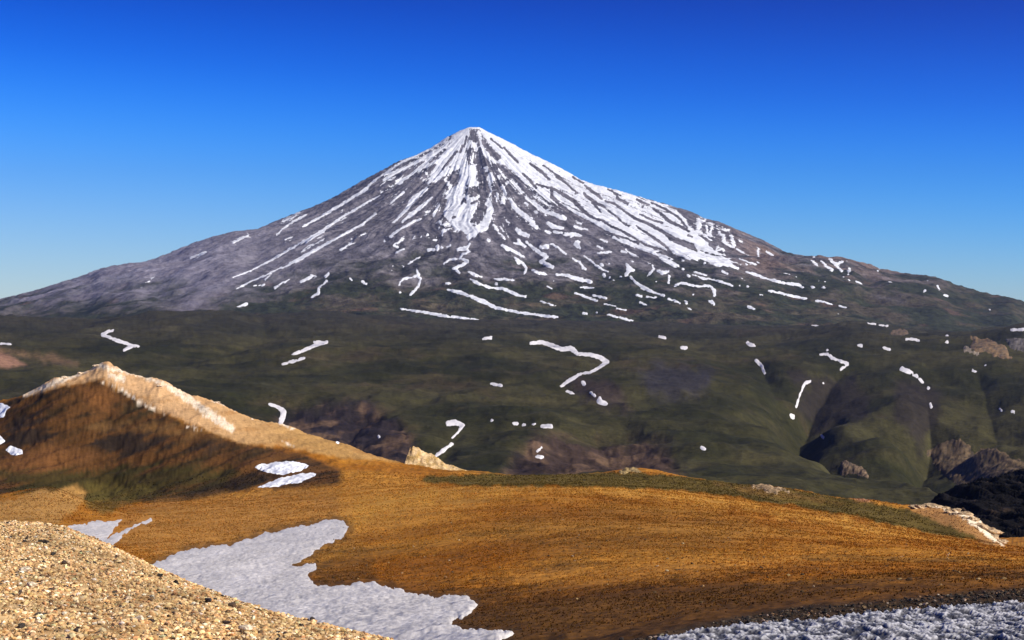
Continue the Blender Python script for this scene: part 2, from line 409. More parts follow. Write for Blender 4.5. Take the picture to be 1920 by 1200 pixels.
# ================================================================== near hill with the rocky ridge on its left
HC = []
for px, pts in {
    -300: [(12, 1560), (30, 1380), (75, 1240), (140, 1115), (220, 1045), (300, 988), (400, 948), (560, 932), (700, 880), (820, 830), (920, 905)],
    0:    [(12, 1560), (30, 1380), (75, 1235), (140, 1112), (220, 1042), (300, 985), (355, 948), (398, 928), (450, 942), (560, 937), (650, 900), (700, 850), (760, 790), (810, 752), (920, 850)],
    100:  [(380, 930), (415, 915), (450, 938), (690, 850), (765, 735), (797, 708), (905, 830)],
    200:  [(12, 1580), (30, 1390), (75, 1230), (140, 1110), (220, 1038), (300, 992), (380, 955), (430, 958), (560, 942), (640, 928), (680, 870), (730, 790), (770, 713), (785, 686), (900, 800)],
    300:  [(380, 968), (450, 948), (560, 938), (650, 890), (700, 820), (735, 768), (768, 722), (900, 810)],
    400:  [(12, 1650), (30, 1410), (75, 1212), (120, 1135), (180, 1062), (260, 1012), (350, 972), (430, 945), (520, 938), (600, 920), (650, 880), (700, 812), (725, 785), (752, 757), (900, 850)],
    540:  [(430, 942), (520, 928), (590, 902), (640, 870), (690, 842), (725, 818), (750, 803), (900, 860)],
    650:  [(12, 1760), (30, 1440), (60, 1215), (90, 1152), (150, 1088), (240, 1012), (300, 978), (380, 946), (470, 922), (560, 905), (630, 888), (690, 862), (740, 837), (900, 900)],
    780:  [(430, 918), (520, 908), (610, 896), (680, 882), (730, 874), (850, 915)],
    900:  [(12, 1800), (30, 1370), (45, 1212), (75, 1150), (130, 1080), (220, 1000), (330, 940), (430, 910), (500, 912), (620, 896), (700, 887), (850, 940)],
    1200: [(12, 1800), (22, 1330), (30, 1218), (40, 1185), (70, 1120), (130, 1050), (220, 985), (330, 938), (430, 914), (500, 917), (620, 893), (700, 881), (850, 940)],
    1500: [(12, 1760), (22, 1300), (30, 1207), (36, 1160), (60, 1105), (120, 1050), (220, 1000), (330, 970), (430, 951), (500, 955), (650, 922), (800, 975)],
    1640: [(330, 985), (430, 974), (490, 977), (570, 941), (700, 985)],
    1750: [(12, 1760), (22, 1290), (30, 1205), (38, 1140), (60, 1090), (120, 1050), (220, 1022), (330, 1005), (420, 1000), (480, 1002), (560, 954), (700, 1005)],
    1820: [(400, 1012), (470, 1014), (535, 968), (620, 1010)],
    1852: [(400, 1019), (465, 1021), (510, 991), (580, 1040)],
    1885: [(360, 1024), (430, 1025), (490, 1024), (560, 1062)],
    1920: [(12, 1760), (22, 1280), (30, 1200), (38, 1130), (60, 1085), (120, 1055), (220, 1038), (360, 1030), (450, 1038), (560, 1070)],
    2250: [(12, 1760), (22, 1280), (30, 1195), (38, 1125), (60, 1085), (120, 1062), (220, 1050), (360, 1046), (450, 1056), (560, 1090)]}.items():
    HC += [(px, a, b) for a, b in pts]
    HC += [(px, 1150, 1010), (px, 1700, 1020), (px, 2700, 1010)] if px in (-300, 0, 400, 900, 1500, 1920, 2250) else []
hev = tps(HC, lam=2e-5, sx=330.0, sy=.55)
ys = [12.0]
while ys[-1] < 2650: ys.append(ys[-1]*(1.0039 if ys[-1] < 900 else 1.02))
gh = Grid(np.arange(-300, 2251, 1.6), np.array(ys))
gh.from_py(hev(gh.PX, gh.Y))
X, Y = gh.X, gh.Y
nearw = sstep(500, 60, Y)
ridge_w = sstep(560, 660, Y)*sstep(720, 560, gh.PX)*sstep(1000, 900, Y)
gh.Z += .5*fbm(X/30, Y/40, 3, 131)*sstep(25, 150, Y) + .12*fbm(X/5, Y/6, 3, 133) + .05*fbm(X/.9, Y/1.1, 3, 135)
ra, rb = X*.9+gh.Z*.45, -X*.45+gh.Z*.9+.15*Y       # along and across the fall of the dark flank
LIT = PG('Z', (10, 720), (60, 700), (120, 670), (180, 650), (260, 670), (380, 715), (520, 770), (640, 815), (800, 868), (640, 858), (540, 838), (450, 830), (390, 806), (310, 774), (240, 735), (192, 710), (120, 722), (50, 742))
gh.Z += ridge_w*(1-.6*sstep(-8, 8, field([LIT], gh.PX, gh.py())))*(1.3*ridged(ra/34, rb/9, 4, 137) - 1.9)
gh.Z += sstep(500, 560, Y)*.5*ridged(X/7, Y/9, 3, 139)
gh.Z += .05*ridged(X/2.4, Y/4, 3, 141)*sstep(300, 80, Y)
PYs = gh.py()
crag = np.maximum(field([S('Z', (40, 740, 5), (100, 710, 8), (150, 690, 9), (185, 681, 10), (250, 702, 7), (330, 730, 6), (430, 765, 6), (520, 795, 4))], gh.PX, PYs),
                  field([S('P', (1300, 140, 3), (1450, 145, 6), (1560, 190, 8), (1640, 225, 10), (1720, 280, 9), (1795, 360, 6))], gh.PX, PYs))
gh.Z += sstep(-8, 6, crag)*sstep(480, 520, Y)*(.5*ridged(X/4.5, Y/7, 4, 143) - .5)
gh.finish()
px, py = gh.PX, gh.PY
n1 = fbm(X/45, Y/60, 4, 151); n2 = fbm(X/9, Y/14, 4, 153); n3 = fbm(X/1.5, Y/2.5, 3, 155)
st = fbm(X/30, Y/16, 4, 157)
CH = mix(C(.30, .108, .010), C(.45, .195, .025), sstep(-.6, .8, n1+.2*st))
CH = mix(CH, C(.135, .062, .013), sstep(.05, .9, n1*.5+st*.3+.35*n2)*.5)
CH = mix(CH, C(.095, .050, .012), sstep(.15, .9, n3+.5*n2)*.4)
# darker tint along the near foot of the hill
f = field([PG('Z', (500, 1260), (600, 1075), (740, 1110), (900, 1115), (1060, 1092), (1300, 1080), (1500, 1085), (1700, 1075), (2300, 1070), (2300, 1400), (500, 1400))], px, py)
CH = mix(CH, C(.068, .030, .008), sstep(-40, 34, f + 12*st + 18*n2 + 16*n3)*.88)
f = field([PG('P', (-500, 960), (0, 830), (300, 760), (700, 690), (1100, 665), (1400, 640), (1700, 610), (2900, 560), (2900, 1300), (-500, 1300))], px, py)
CH = mix(CH, C(.040, .026, .014), sstep(-6, 8, f + 5*n2)*.9)
CH = paint(CH, gh, PG('Z', (480, 900), (700, 890), (860, 905), (960, 925), (860, 960), (700, 1010), (560, 1075), (430, 1060), (330, 1060), (240, 1030), (280, 950)), C(.52, .25, .045), 26, 10, 60, 50, .6)  # broad light and dark over the slope painted into the tint
CH = paint(CH, gh, PG('Z', (900, 1085), (1080, 1065), (1300, 1050), (1500, 1030), (1500, 1055), (1300, 1082), (1080, 1100)), C(.50, .22, .035), 14, 9, 40, 51, .55)
CH = paint(CH, gh, PG('Z', (880, 1000), (1000, 960), (1200, 950), (1400, 975), (1500, 1000), (1300, 1035), (1050, 1040)), C(.24, .115, .022), 24, 12, 60, 52, .5)
# golden crest with sunlit brightness in its tint, olive turf behind it
CH = paint(CH, gh, PG('Z', (640, 950), (760, 922), (960, 910), (1100, 909), (1250, 919), (1400, 940), (1560, 968), (1720, 1002), (1640, 1000), (1400, 955), (1200, 930), (1000, 918), (800, 940), (660, 985)), C(.54, .27, .045), 14, 9, 30, 1, .75)
CH = paint(CH, gh, PG('Z', (780, 905), (900, 912), (1080, 912), (1260, 918), (1400, 935), (1560, 960), (1720, 995), (1870, 1022), (1800, 985), (1700, 955), (1560, 930), (1400, 905), (1200, 886), (1000, 886), (800, 893)), C(.085, .068, .016), 3, 4, 30, 2, .9)
CH = paint(CH, gh, PG('Z', (1340, 905), (1480, 922), (1600, 948), (1560, 945), (1400, 925)), C(.19, .10, .025), 6, 5, 30, 3, .7)
CH = paint(CH, gh, PG('P', (950, 75), (1000, 80), (1065, 125), (1000, 120), (940, 95)), C(.50, .24, .11), 3, 3, 20, 4)
CH = paint(CH, gh, PG('P', (1260, 140), (1450, 135), (1600, 200), (1720, 265), (1800, 365), (1700, 350), (1500, 260), (1350, 195)), C(.40, .20, .065), 5, 5, 20, 5)
CH = paint(CH, gh, PG('P', (1290, 135), (1450, 140), (1560, 180), (1640, 205), (1730, 270), (1805, 370), (1730, 335), (1650, 270), (1560, 205), (1440, 155)), C(.80, .66, .46), 2, 4, 9, 6)
# the ridge: rusty flank darkened for shade, scree flank tinted sunlit, pale limestone crest
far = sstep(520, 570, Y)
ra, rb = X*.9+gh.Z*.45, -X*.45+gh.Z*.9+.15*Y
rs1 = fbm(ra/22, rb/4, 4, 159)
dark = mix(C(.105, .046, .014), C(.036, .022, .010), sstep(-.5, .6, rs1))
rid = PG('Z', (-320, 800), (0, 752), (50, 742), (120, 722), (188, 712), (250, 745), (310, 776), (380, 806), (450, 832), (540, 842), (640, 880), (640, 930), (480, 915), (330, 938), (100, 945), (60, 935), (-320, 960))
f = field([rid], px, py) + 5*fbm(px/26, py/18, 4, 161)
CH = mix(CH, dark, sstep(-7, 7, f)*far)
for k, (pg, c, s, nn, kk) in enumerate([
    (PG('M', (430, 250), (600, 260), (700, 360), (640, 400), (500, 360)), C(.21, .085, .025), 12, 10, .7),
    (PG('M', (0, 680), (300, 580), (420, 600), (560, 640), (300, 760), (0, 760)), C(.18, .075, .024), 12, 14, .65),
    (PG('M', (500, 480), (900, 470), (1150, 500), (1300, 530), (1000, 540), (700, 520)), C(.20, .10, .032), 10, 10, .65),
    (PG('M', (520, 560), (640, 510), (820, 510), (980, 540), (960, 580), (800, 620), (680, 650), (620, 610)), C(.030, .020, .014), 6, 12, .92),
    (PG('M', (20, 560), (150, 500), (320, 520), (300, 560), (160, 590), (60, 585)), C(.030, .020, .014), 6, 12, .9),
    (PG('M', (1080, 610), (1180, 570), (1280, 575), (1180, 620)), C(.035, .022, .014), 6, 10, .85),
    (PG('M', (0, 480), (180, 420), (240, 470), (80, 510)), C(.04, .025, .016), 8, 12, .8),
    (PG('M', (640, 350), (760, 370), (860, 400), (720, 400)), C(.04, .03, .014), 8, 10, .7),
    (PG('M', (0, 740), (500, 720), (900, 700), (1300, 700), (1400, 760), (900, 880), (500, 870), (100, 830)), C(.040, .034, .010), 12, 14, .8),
    (PG('M', (800, 905), (1000, 872), (1200, 815), (1420, 735), (1570, 745), (1440, 812), (1200, 868), (1000, 915)), C(.030, .021, .012), 5, 4, .85)]):  # last outline: shadow line of the ridge foot painted into the tint
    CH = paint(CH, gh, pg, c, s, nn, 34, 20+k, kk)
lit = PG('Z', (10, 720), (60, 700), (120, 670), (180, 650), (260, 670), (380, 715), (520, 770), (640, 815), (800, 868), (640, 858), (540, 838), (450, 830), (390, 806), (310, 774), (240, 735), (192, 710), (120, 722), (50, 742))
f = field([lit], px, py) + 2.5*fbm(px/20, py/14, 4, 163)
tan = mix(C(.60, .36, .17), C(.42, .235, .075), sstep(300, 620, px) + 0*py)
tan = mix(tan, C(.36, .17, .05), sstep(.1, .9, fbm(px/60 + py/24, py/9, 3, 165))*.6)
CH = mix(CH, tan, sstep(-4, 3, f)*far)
pale = [S('M', (140, 300, 3), (300, 235, 5), (430, 180, 6), (540, 130, 5), (640, 155, 4), (760, 180, 3.5), (920, 240, 4), (1010, 280, 4), (1080, 320, 3)),
        S('M', (620, 190, 4), (690, 210, 6)), S('M', (570, 230, 2), (680, 270, 2.5), (780, 340, 2), (930, 410, 1.5)),
        S('M', (960, 270, 4), (1080, 340, 6), (1180, 410, 9), (1300, 490, 7)), S('M', (1200, 325, 3), (1330, 375, 3.5), (1460, 410, 3), (1560, 455, 2.5), (1650, 490, 1.5)),
        S('M', (1590, 560, 1.2), (1650, 590, 1)), S('M', (1050, 480, .8), (1130, 495, 1))]
f = field(pale, px, py) + 3*fbm(px/7, py/5, 4, 167)
CH = mix(CH, mix(C(.80, .66, .48), C(.62, .42, .24), sstep(-.2, .8, fbm(px/4, py/3, 3, 169))), sstep(-2, 2.5, f)*far)
# left foreground knolls
CH = paint(CH, gh, PG('N', (0, 120), (200, 70), (420, 30), (490, 70), (420, 170), (330, 250), (-300, 300), (-300, 140)), C(.40, .215, .060), 5, 7, 30, 41, .85)
CH = paint(CH, gh, PG('N', (480, 20), (760, 20), (900, 60), (800, 110), (560, 190), (480, 130)), C(.10, .075, .018), 8, 8, 30, 42, .75)
CH = paint(CH, gh, PG('N', (700, 150), (1000, 110), (1500, 60), (1900, 60), (1900, 200), (1300, 340), (900, 440), (650, 350)), C(.36, .17, .040), 12, 10, 40, 43, .6)
CH = paint(CH, gh, PG('N', (1620, 480), (1800, 390), (1960, 330), (2100, 400), (2100, 560), (1800, 590), (1750, 540)), C(.13, .066, .016), 10, 6, 30, 44, .4)
BIG_SNOW = PG('N', (840, 480), (880, 460), (960, 430), (1080, 385), (1190, 375), (1300, 360), (1450, 310), (1600, 275), (1750, 245), (1890, 216), (1935, 235), (1968, 262), (1935, 310),
        (1800, 385), (1700, 445), (1622, 485), (1680, 484), (1768, 475), (1775, 500), (1740, 540), (1760, 578), (1850, 600), (1920, 590), (2020, 575), (2110, 570), (2220, 605), (2320, 640), (2420, 650), (2570, 650), (2640, 660),
        (2690, 700), (2640, 760), (2560, 790), (2545, 812), (2600, 832), (2720, 842), (2850, 852), (2925, 856), (2880, 880), (2830, 905), (2800, 960), (2600, 1150), (2200, 1150), (1500, 1000), (1000, 700))
NEAR_SNOW = PG('P', (-160, 905), (0, 878), (200, 838), (400, 818), (600, 800), (800, 786), (1000, 760), (1250, 738), (1500, 722), (1700, 706), (1920, 700), (2900, 660), (2900, 1060), (-160, 1060))
f = field([BIG_SNOW], px, py) + 7*fbm(px/18, py/10, 4, 175)      # wet dark soil along the melting edge
CH = mix(CH, C(.070, .034, .010), sstep(-13, 0, f)*.65)
calm = 1-.42*sstep(560, 650, Y)*sstep(760, 600, gh.PX)
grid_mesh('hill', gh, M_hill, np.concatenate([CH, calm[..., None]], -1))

# ================================================================== the shaded cliff at the far right
RC = [(1640, 1500, 1050), (1735, 1500, 985), (1760, 1550, 948), (1840, 1650, 914), (1880, 1700, 905), (1920, 1750, 894), (2100, 1900, 850), (2400, 2000, 800),
      (1640, 1250, 1060), (1760, 1250, 1030), (1920, 1300, 1015), (2100, 1300, 1000), (2400, 1300, 985),
      (1840, 1450, 975), (1920, 1520, 955), (1640, 1800, 1080), (1760, 2000, 1040), (1920, 2200, 1015), (2100, 2350, 1000), (2400, 2500, 985)]
rev = tps(RC, lam=1e-4, sx=300, sy=.4)
gr = Grid(np.arange(1650, 2300, 1.6), 1240*1.0022**np.arange(300))
gr.from_py(rev(gr.PX, gr.Y))
gr.Z += 9*ridged((gr.X+.6*gr.Y)/46, (gr.Y-.5*gr.X)/130, 4, 171) - 5
gr.finish()
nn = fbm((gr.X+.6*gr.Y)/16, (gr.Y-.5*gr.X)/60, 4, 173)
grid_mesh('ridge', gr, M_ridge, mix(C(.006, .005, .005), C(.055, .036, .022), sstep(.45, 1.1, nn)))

# ================================================================== gravel mound under the photographer
GC = []
for px, pts in {
    -500: [(3.2, 1980), (5, 1420), (7, 1210), (10, 1085), (13, 1005), (16, 978), (20, 1010), (27, 1330)],
    0:   [(3.2, 1980), (5, 1420), (7, 1200), (10, 1088), (13, 1012), (15, 985), (18, 1015), (24, 1330)],
    100: [(12.5, 1022), (14.6, 990), (17.6, 1022)],
    230: [(7, 1200), (10, 1098), (13, 1040), (16, 1075)],
    340: [(3.2, 1985), (5, 1425), (7, 1202), (9, 1132), (10.7, 1100), (12, 1086), (14.5, 1130), (20, 1460)],
    480: [(7, 1212), (9, 1158), (10.8, 1141), (13, 1190)],
    600: [(6.4, 1240), (8.6, 1185), (10, 1172), (12, 1225)],
    720: [(3.2, 1990), (5, 1430), (6.4, 1275), (8, 1215), (9.4, 1200), (11.5, 1250), (16, 1560)],
    1100: [(3.2, 2000), (5, 1440), (6.5, 1320), (8, 1285), (9.5, 1310), (12, 1500)],
    1920: [(3.2, 2020), (5, 1460), (6.5, 1340), (8, 1310), (9.5, 1340), (12, 1560)],
    2500: [(3.2, 2020), (5, 1460), (6.5, 1340), (8, 1310), (9.5, 1340), (12, 1560)]}.items():
    GC += [(px, a, b) for a, b in pts]
gev = tps(GC, lam=2e-5, sx=300, sy=.5)
gg = Grid(np.arange(-500, 2501, 5.0), 2.6*1.0075**np.arange(300))
gg.from_py(gev(gg.PX, gg.Y))
gg.Z += .018*fbm(gg.X/.35, gg.Y/.35, 3, 181) + .012*fbm(gg.X/.08, gg.Y/.08, 2, 183)
gg.finish()
nn = fbm(gg.X/.2, gg.Y/.2, 4, 185)
grid_mesh('gravel_slope', gg, M_grav, mix(C(.40, .24, .10), C(.62, .42, .20), sstep(-.6, .7, nn)))

# base sheet under everything, out past the mountain
bx = np.linspace(-15500, 15500, 60); by = np.linspace(-350, 29000, 60)
BX, BY = np.meshgrid(bx, by)
BV = np.stack([BX, BY, -720 + 25*fbm(BX/3000, BY/3000, 3, 191)], -1).reshape(-1, 3)
ii = np.arange(3600).reshape(60, 60)
qq = np.stack([ii[:-1, :-1], ii[:-1, 1:], ii[1:, 1:], ii[1:, :-1]], -1).reshape(-1, 4)
gb = mesh_np('ground', BV, qq.ravel(), np.full(len(qq), 4), M_base); gb['kind'] = 'structure'
# ================================================================== snow
def tag(o, label, cat, group=None):
    if o is None: return
    o['label'] = label; o['category'] = cat
    if group: o['group'] = group

# ---- the continuous, streaky upper snow of the volcano (nobody could count its ribbons)
cap = [
    # summit gullies
    PG('B', (960, 108), (880, 140), (800, 220), (720, 330), (650, 430), (590, 540), (530, 620), (500, 740), (570, 730), (680, 660), (800, 590), (870, 560), (900, 420), (930, 330), (920, 260), (960, 190)),
    PG('B', (905, 380), (950, 540), (1030, 540), (1040, 640), (1010, 700), (1080, 740), (1060, 765), (960, 770), (900, 800), (885, 860), (930, 915), (1050, 900), (1050, 960), (1000, 1080),
       (960, 1150), (985, 1200), (940, 1290), (900, 1240), (870, 1230), (810, 1270), (760, 1200), (680, 1110), (690, 1040), (720, 940), (690, 850), (760, 810), (840, 760), (860, 650), (860, 560)),
    PG('B', (1205, 900), (1232, 1040), (1195, 1150), (1165, 1250), (1100, 1290), (1000, 1340), (950, 1385), (920, 1350), (960, 1290), (1080, 1190), (1160, 1060), (1188, 940)),
    S('B', (820, 180, 2.5), (900, 130, 2.5), (980, 113, 2.2), (1080, 112, 2.2), (1170, 155, 3)),
    S('B', (850, 1225, 3), (930, 1300, 2.5), (1000, 1250, 3)),
    S('B', (940, 330, 3.5), (970, 270, 3), (1010, 320, 4), (1040, 355, 3)), S('B', (1010, 400, 1), (985, 510, 1.2)),
    S('B', (1060, 170, 2.5), (1080, 230, 2), (1100, 330, 2), (1130, 390, 3), (1180, 450, 4), (1260, 500, 3), (1315, 515, 1.5)),
    S('B', (1130, 570, 2.5), (1160, 565, 2.5), (1140, 610, 1.5)), S('B', (1200, 640, 3), (1180, 690, 4.5), (1225, 690, 3)), S('B', (1180, 740, 1.2), (1210, 820, 1.4), (1150, 970, 1.2)),
    S('B', (1290, 580, 1.3), (1370, 680, 1.6)), S('B', (1290, 650, 1.8), (1325, 710, 1.6)), S('B', (1420, 710, 1.6), (1500, 790, 2.6), (1550, 850, 1.6)),
    S('B', (1380, 740, 2), (1340, 800, 2), (1360, 880, 3), (1335, 950, 3)), S('B', (1270, 870, 1.3), (1265, 940, 1.2)),
    S('B', (1420, 930, 2.5), (1450, 1000, 3.5), (1520, 1070, 3.8), (1600, 1130, 3.2), (1670, 1185, 2)),
    S('B', (1600, 900, 1.6), (1700, 980, 2), (1800, 1050, 2.5), (1910, 1090, 3)), S('B', (700, 700, 1), (750, 790, 2)), S('B', (1690, 880, 1.2), (1760, 930, 1.4), (1880, 1000, 1.4)),
    # upper left ribbons
    S('A', (1780, 20, 2), (1700, -30, 2)), S('A', (1700, 0, 2.2), (1560, 60, 2.5), (1440, 130, 2), (1290, 225, .8)), S('A', (1640, -30, 2), (1520, 20, 2), (1380, 85, 2)),
    S('B', (720, 230, 1.5), (560, 330, 1.8), (350, 430, 1.8), (160, 530, 1.8), (0, 640, 1.8)), S('B', (760, 250, 1.8), (600, 370, 2), (430, 470, 2), (200, 590, 2), (0, 710, 1.8)),
    S('B', (720, 310, 1.5), (560, 430, 1.5), (480, 500, 1.8), (380, 590, 2.2)), S('B', (860, 165, 2.5), (780, 220, 2)),
    # right-hand flank, wide sheet
    PG('Z', (895, 236), (913, 243), (937, 254), (970, 272), (1000, 289), (1035, 305), (1067, 322), (1107, 342), (1137, 351), (1163, 359), (1202, 372), (1250, 384), (1270, 398), (1285, 412), (1296, 429),
       (1312, 441), (1325, 456), (1340, 470), (1362, 486), (1380, 500), (1345, 498), (1315, 486), (1285, 478), (1247, 472), (1213, 472), (1180, 460), (1155, 442), (1130, 427), (1107, 413), (1080, 400), (1055, 388), (1027, 373),
       (1007, 360), (985, 344), (971, 330), (960, 318), (940, 305), (926, 294), (917, 270), (905, 252)),
    S('D', (0, 330, 1.5), (160, 470, 2.5), (280, 560, 2)), S('D', (180, 430, 5), (260, 500, 4), (320, 570, 2)), S('D', (360, 470, 1.5), (470, 570, 2.5), (600, 680, 3)),
    S('F', (0, 200, 3), (100, 270, 4.5), (200, 340, 4.5), (330, 390, 3.5), (420, 440, 3), (520, 500, 3), (600, 570, 3.5), (700, 620, 2.5), (760, 640, 1.2)),
    S('F', (420, 190, 2.5), (425, 260, 4), (415, 320, 4.5), (450, 345, 3)), S('F', (500, 190, 1.5), (430, 215, 1.5)), S('F', (540, 240, 2), (580, 260, 1.5), (550, 330, 1.8), (560, 400, 2)),
    S('F', (505, 260, 1.2), (520, 350, 1.3), (560, 400, 1.5)), S('F', (450, 345, 1.5), (510, 380, 1.8), (560, 420, 1.5)), S('F', (630, 290, 1.8), (740, 320, 1.4)),
    S('F', (650, 340, 2), (700, 380, 2.8), (700, 440, 2.6), (740, 470, 2)), S('F', (790, 370, 1.8), (800, 430, 2), (820, 480, 2), (790, 510, 1.5), (745, 470, 1.6)), S('F', (640, 490, 1.3), (610, 545, 2), (690, 520, 1.6), (710, 590, 1.2)),
    S('F', (885, 430, 1.2), (900, 440, 1)),
    S('F', (0, 400, 3.5), (80, 460, 4), (130, 520, 3), (210, 580, 3), (300, 630, 2.5), (400, 640, 1.3)), S('F', (320, 560, 1.8), (420, 590, 2.4), (520, 625, 1.2)), S('F', (200, 510, 1), (260, 550, 1.2)),
    S('F', (0, 490, 3), (60, 530, 2.5), (150, 600, 1.2), (250, 645, .8)), S('F', (0, 610, 3.5), (80, 660, 3.8), (150, 705, 2.2), (190, 710, 1.2)),
    S('F', (770, 655, 1.1), (880, 690, 1.2), (960, 700, 1)), S('F', (850, 530, 1.3), (930, 570, 1.4), (1010, 610, 1.2)), S('F', (270, 440, 1.2), (330, 470, 1.2)),
    S('D', (1020, 990, 1.4), (1130, 1040, 1.8), (1250, 1090, 1.8), (1400, 1140, 2), (1500, 1180, 2), (1600, 1220, 3.5), (1680, 1270, 3.5), (1750, 1305, 1.5)),
    S('D', (950, 930, .9), (1100, 980, .9), (1300, 1050, .9)), S('D', (1380, 1000, 1.2), (1500, 1060, 1.4)),
    # scraps among the scree
    S('D', (620, 825, 1.2), (670, 830, 1.4)), S('D', (30, 600, 1), (60, 615, 1)), S('D', (150, 700, 2)), S('B', (470, 620, 1), (510, 690, 1.2)), S('B', (430, 690, 1), (470, 700, .8)),
    S('C', (630, 100, 1.4), (650, 128, 1.2), (740, 118, 1.2)), S('C', (840, 190, 1.4)), S('C', (740, 170, 1.1), (660, 210, 1)), S('C', (1230, 130, 1.2), (1280, 190, 1.3)), S('C', (1310, 150, .9), (1350, 205, .9)),
    S('C', (1310, 230, .9), (1360, 290, .9)), S('C', (1390, 90, 1.2), (1430, 120, 1.2)), S('C', (1640, 120, 1.5), (1720, 155, 1.5)), S('C', (600, 375, 1.7), (605, 400, 1.6)), S('C', (650, 385, 1)), S('C', (710, 378, 1), (745, 360, 1.2)),
    S('C', (550, 300, 1.8), (590, 300, 1.6)), S('C', (330, 285, 1), (430, 265, 1.1), (490, 240, 1)), S('C', (100, 590, 1.2)), S('C', (220, 600, 1)), S('C', (180, 890, 1.3)), S('C', (90, 640, .9)),
    S('A', (1430, 245, .9), (1370, 290, .9), (1330, 330, .9)), S('A', (1690, 340, 1), (1650, 420, 1.5)), S('A', (1600, 390, 1)), S('A', (1350, 640, 1.8), (1380, 655, 1.6)), S('A', (1410, 600, .8), (1380, 625, .8)),
    S('A', (1290, 610, 1.8)), S('A', (1050, 610, 1), (960, 670, 1)), S('A', (1035, 590, 1.4)), S('A', (420, 870, 1.1), (390, 895, 1)), S('A', (740, 870, 1), (660, 915, 1)), S('A', (860, 850, 1.2), (840, 870, 1.3)),
    S('A', (770, 875, 1), (750, 890, 1)), S('A', (300, 945, .6), (380, 935, .6)), S('A', (900, 470, 1), (820, 540, 1), (700, 610, 1)), S('A', (830, 590, 1), (740, 640, 1.2), (660, 690, 1.2)), S('A', (1140, 550, .8), (1080, 580, .8)),
    S('A', (970, 440, 1), (985, 430, .9)), S('A', (640, 395, 1), (600, 430, 1), (520, 460, .6)), S('A', (540, 600, 1), (580, 580, .8)), S('A', (160, 610, .7), (260, 570, .7)), S('L', (1430, 415, .8), (1540, 370, .7)), S('L', (1060, 640, .6), (1150, 560, .6)), S('L', (1750, 300, 1), (1830, 260, .8)),
    S('E', (970, 330, 1.4)), S('E', (890, 340, 1.8)), S('E', (910, 450, 1.6), (920, 465, 1.4)), S('E', (980, 480, 1.3)), S('E', (1100, 470, 1.3)), S('E', (1020, 510, 1)), S('E', (350, 515, 1)), S('E', (740, 90, 1)), S('E', (770, 185, 1.2)),
    S('E', (1110, 190, 1), (1160, 200, 1)), S('E', (1500, 530, 1.3)), S('E', (1420, 320, 1.2)), S('E', (1230, 300, 1.1)), S('E', (830, 875, .7)), S('E', (680, 880, .7), (720, 888, .6)), S('E', (1850, 830, 1.1), (1890, 842, 1)), S('E', (1800, 150, 1.2)), S('E', (1860, 460, 1.3)),
    S('F', (380, 780, .9), (510, 820, .9)), S('F', (480, 690, 1.4), (530, 730, 1.3)), S('F', (240, 750, 1)), S('F', (310, 825, 1.1)), S('F', (880, 930, 1)), S('F', (970, 940, 1.1)), S('F', (360, 1030, 1.3)), S('F', (820, 825, .8), (960, 860, .8)),
    S('F', (1340, 790, .8), (1440, 805, .8)), S('F', (1000, 690, .8)), S('F', (1090, 665, 1.3)), S('F', (1110, 1030, 1.1), (1140, 1040, 1.1)), S('F', (280, 1130, 1)), S('F', (1090, 530, .8), (1090, 600, .8)),
    S('G', (190, 210, 1.4), (230, 250, 1.4)), S('G', (260, 210, 1.3), (290, 250, 1.4), (350, 290, 1.3)), S('G', (200, 185, .9)), S('G', (470, 220, .8)), S('G', (490, 280, 1), (480, 330, .9)), S('G', (440, 350, .8)), S('G', (490, 370, .8)),
    S('G', (720, 300, 1.4)), S('G', (735, 275, 1)), S('G', (550, 385, .9), (590, 400, .9)), S('G', (1210, 420, .9), (1230, 450, .9)), S('G', (1130, 375, .8)), S('G', (1190, 470, .8)), S('G', (240, 380, 1.1)), S('G', (280, 425, 1.8)),
    S('G', (190, 435, 1)), S('G', (150, 365, .9)), S('G', (400, 650, .8)), S('G', (60, 340, .9), (120, 350, .8)), S('G', (290, 385, .8)),
]
